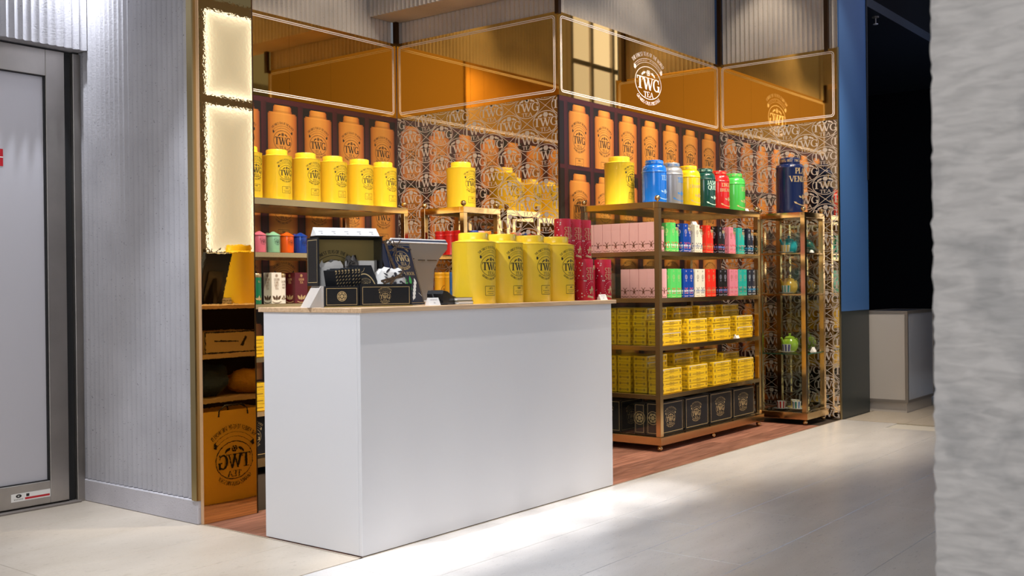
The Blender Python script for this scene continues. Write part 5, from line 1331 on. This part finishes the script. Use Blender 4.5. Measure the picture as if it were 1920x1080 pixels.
# ------------------------------------------------------------------ till screen seen from behind
ps = thing('till_monitor', 'grey till monitor seen from behind with silver edge', 'monitor', (3.905, 3.655, TOP), -.03)
m = MB(); m.box(-.11, -.075, 0, .10, .085, .014, 0, .003); part('base_plate', m, pos_silver, ps)
m = MB(); m.prism([(-.105, .014), (.085, .014), (.090, .10), (.098, .17), (.135, .225), (.195, .275), (.195, .300), (-.185, .300), (-.185, .215), (-.115, .15)], -.012, .018, 0, 'y'); sh_ = part('rear_shell', m, pos_grey, ps)
m = MB(); m.box(-.105, -.0135, .222, -.045, -.0122, .225); m.box(-.02, -.0135, .216, .03, -.0122, .219); m.box(.045, -.0135, .216, .115, -.0122, .219); part('vent_slot', m, black_plastic, sh_)
m = MB()
for y0, y1, mi in ((.0, .010, 0), (.0102, .020, 1), (.0202, .032, 0)):
    pass
def screen():
    mb = MB()
    for (o0, o1, mi) in ((-.014, -.004, 0), (-.0039, .006, 1), (.0061, .016, 0)):
        n0 = len(mb.v); mb.box(-.192, o0, -.030, .200, o1, .012, mi, .0015)
    return mb
m = screen(); o = part('screen_edge', m, [pos_silver, pos_dark], ps); o.location = (0, .004, .306); o.rotation_euler = (.9, 0, 0)
m = MB(); m.box(-.19, 0, -.21, .198, .012, .010); o = part('screen', m, black_plastic, ps); o.location = (0, .030, .305); o.rotation_euler = (.35, 0, 0)
# card terminal
tm = thing('card_terminal', 'black card payment terminal lying beside the tea book', 'terminal', (3.625, 3.245, TOP), .25)
m = MB(); m.prism([(-.075, 0), (.080, 0), (.085, .012), (.075, .030), (.02, .040), (-.03, .060), (-.070, .066), (-.080, .05)], -.040, .040, 0, 'y'); part('terminal_body', m, black_plastic, tm)
m = MB(); m.add([(-.066, -.030, .0672), (-.034, -.030, .0632), (-.034, .030, .0632), (-.066, .030, .0672)], [(0, 1, 2, 3)]); part('display', m, M('dark_display', L(60, 62, 66), .1), tm)
m = MB()
for i in range(4):
    for j in range(3):
        x = -.018+.022*i; z = .0575-.0195*0-(x+.03)*.40*(1) if x < .02 else .0405-(x-.02)*.18
        m.box(x, -.026+.019*j, z-.004, x+.014, -.012+.019*j, z+.002)
part('keypad', m, pos_grey, tm); 
m = MB(); m.tube([(-.078, .01, .05), (-.090, .005, .045), (-.098, -.01, .02), (-.095, -.03, .006), (-.07, -.06, .005)], .004, 8); part('cable', m, black_rub, tm, 60)
# ledgers
for k in range(2):
    lg = thing('ledger_book', '%s olive ledger of the pair beside the first yellow tin' % ('lower', 'upper')[k], 'book', (3.725-.004*k, 3.262+.003*k, TOP+.0165*k), -.06, 'ledgers on the counter')
    m = MB(); m.box(-.050, -.075, 0, .050, .075, .002); m.box(-.050, -.075, .0142, .050, .075, .0162); part('cover', m, M('olive_cover', L(112, 98, 34), .4), lg)
    m = MB(); m.box(-.048, -.073, .0021, .048, .073, .0141); part('pages', m, paper_white, lg)

# ------------------------------------------------------------------ red gift tubes
def red_gift(loc, label):
    R, H = .0465, .221
    t = thing('gift_tube', label, 'tube', loc, 0, 'red gift tubes')
    m = MB(); m.lathe([(0, 0), (R*.98, 0), (R, .002), (R, H*.50), (0, H*.50)], 36); part('tube_base', m, red_tube, t, 40)
    m = MB(); m.lathe([(R*.97, H*.5), (R*1.004, H*.503), (R*1.004, H-.002), (R*.98, H), (0, H)], 36); part('tube_lid', m, red_tube, t, 40)
    q = text_line('STAR', 0, H*.66, .030, .8, .18, .04)+text_line('STAR', 0, H*.50, .030, .8, .18, .04)+seg(-.012, .035, .0, .075, .008)+seg(.012, .035, 0, .075, .008)+seg(-.02, .055, .02, .06, .006)+seg(-.030, .022, .03, .012, .010)
    part('gold_print', wrap(q, R*1.004, 0, maxl=.01), gold_ink, t)
    rnd = random.Random(3); q = []
    for k in range(20): q += disc(rnd.uniform(-.100, -.038), rnd.uniform(.006, H-.006), .0026+.0012*(k % 2), 6)
    for k in range(18):
        a = math.radians(40+k*16); q += disc(.036*math.cos(a), .060+.040*math.sin(a), .002, 5)
    part('white_dots', wrap(q, R*1.004, 0, maxl=.01, off=.0006), white_ink, t)
tz = TOP
red_gift((4.715, 3.20, tz), 'front red gift tube touching the last yellow counter tin')
red_gift((4.895, 3.20, tz), 'front red gift tube at the right end of the counter')
for k, x in enumerate((4.700, 4.797, 4.894)):
    red_gift((x, 3.330, tz), 'lower red tube %s in the rear row' % ('hidden behind the yellow tin', 'in the middle', 'at the right')[k])
    red_gift((x, 3.330, tz+.2215), 'upper stacked red tube %s in the rear row' % ('nearest the yellow tin', 'in the middle', 'at the right')[k])
t = thing('gift_tin', 'slim red tin with gold lid between the front red tubes', 'tin', (4.806, 3.235, tz))
m = MB(); m.lathe([(0, 0), (.036, 0), (.036, .165), (0, .165)], 30); part('tin_body', m, red_tube, t, 40)
m = MB(); m.lathe([(.035, .163), (.037, .166), (.037, .186), (.035, .189), (0, .189)], 30); part('lid', m, gold_lid, t, 40)

for o in COL.objects:
    if o.parent is not None and ('print' in o.name or 'pattern' in o.name or 'white_dots' in o.name): o['kind'] = 'stuff'
for l_, ns in LABELS.items():
    if len(ns) > 1: print('SAME LABEL', l_, len(ns))
    if not 4 <= len(l_.split()) <= 16: print('LABEL LEN', l_)
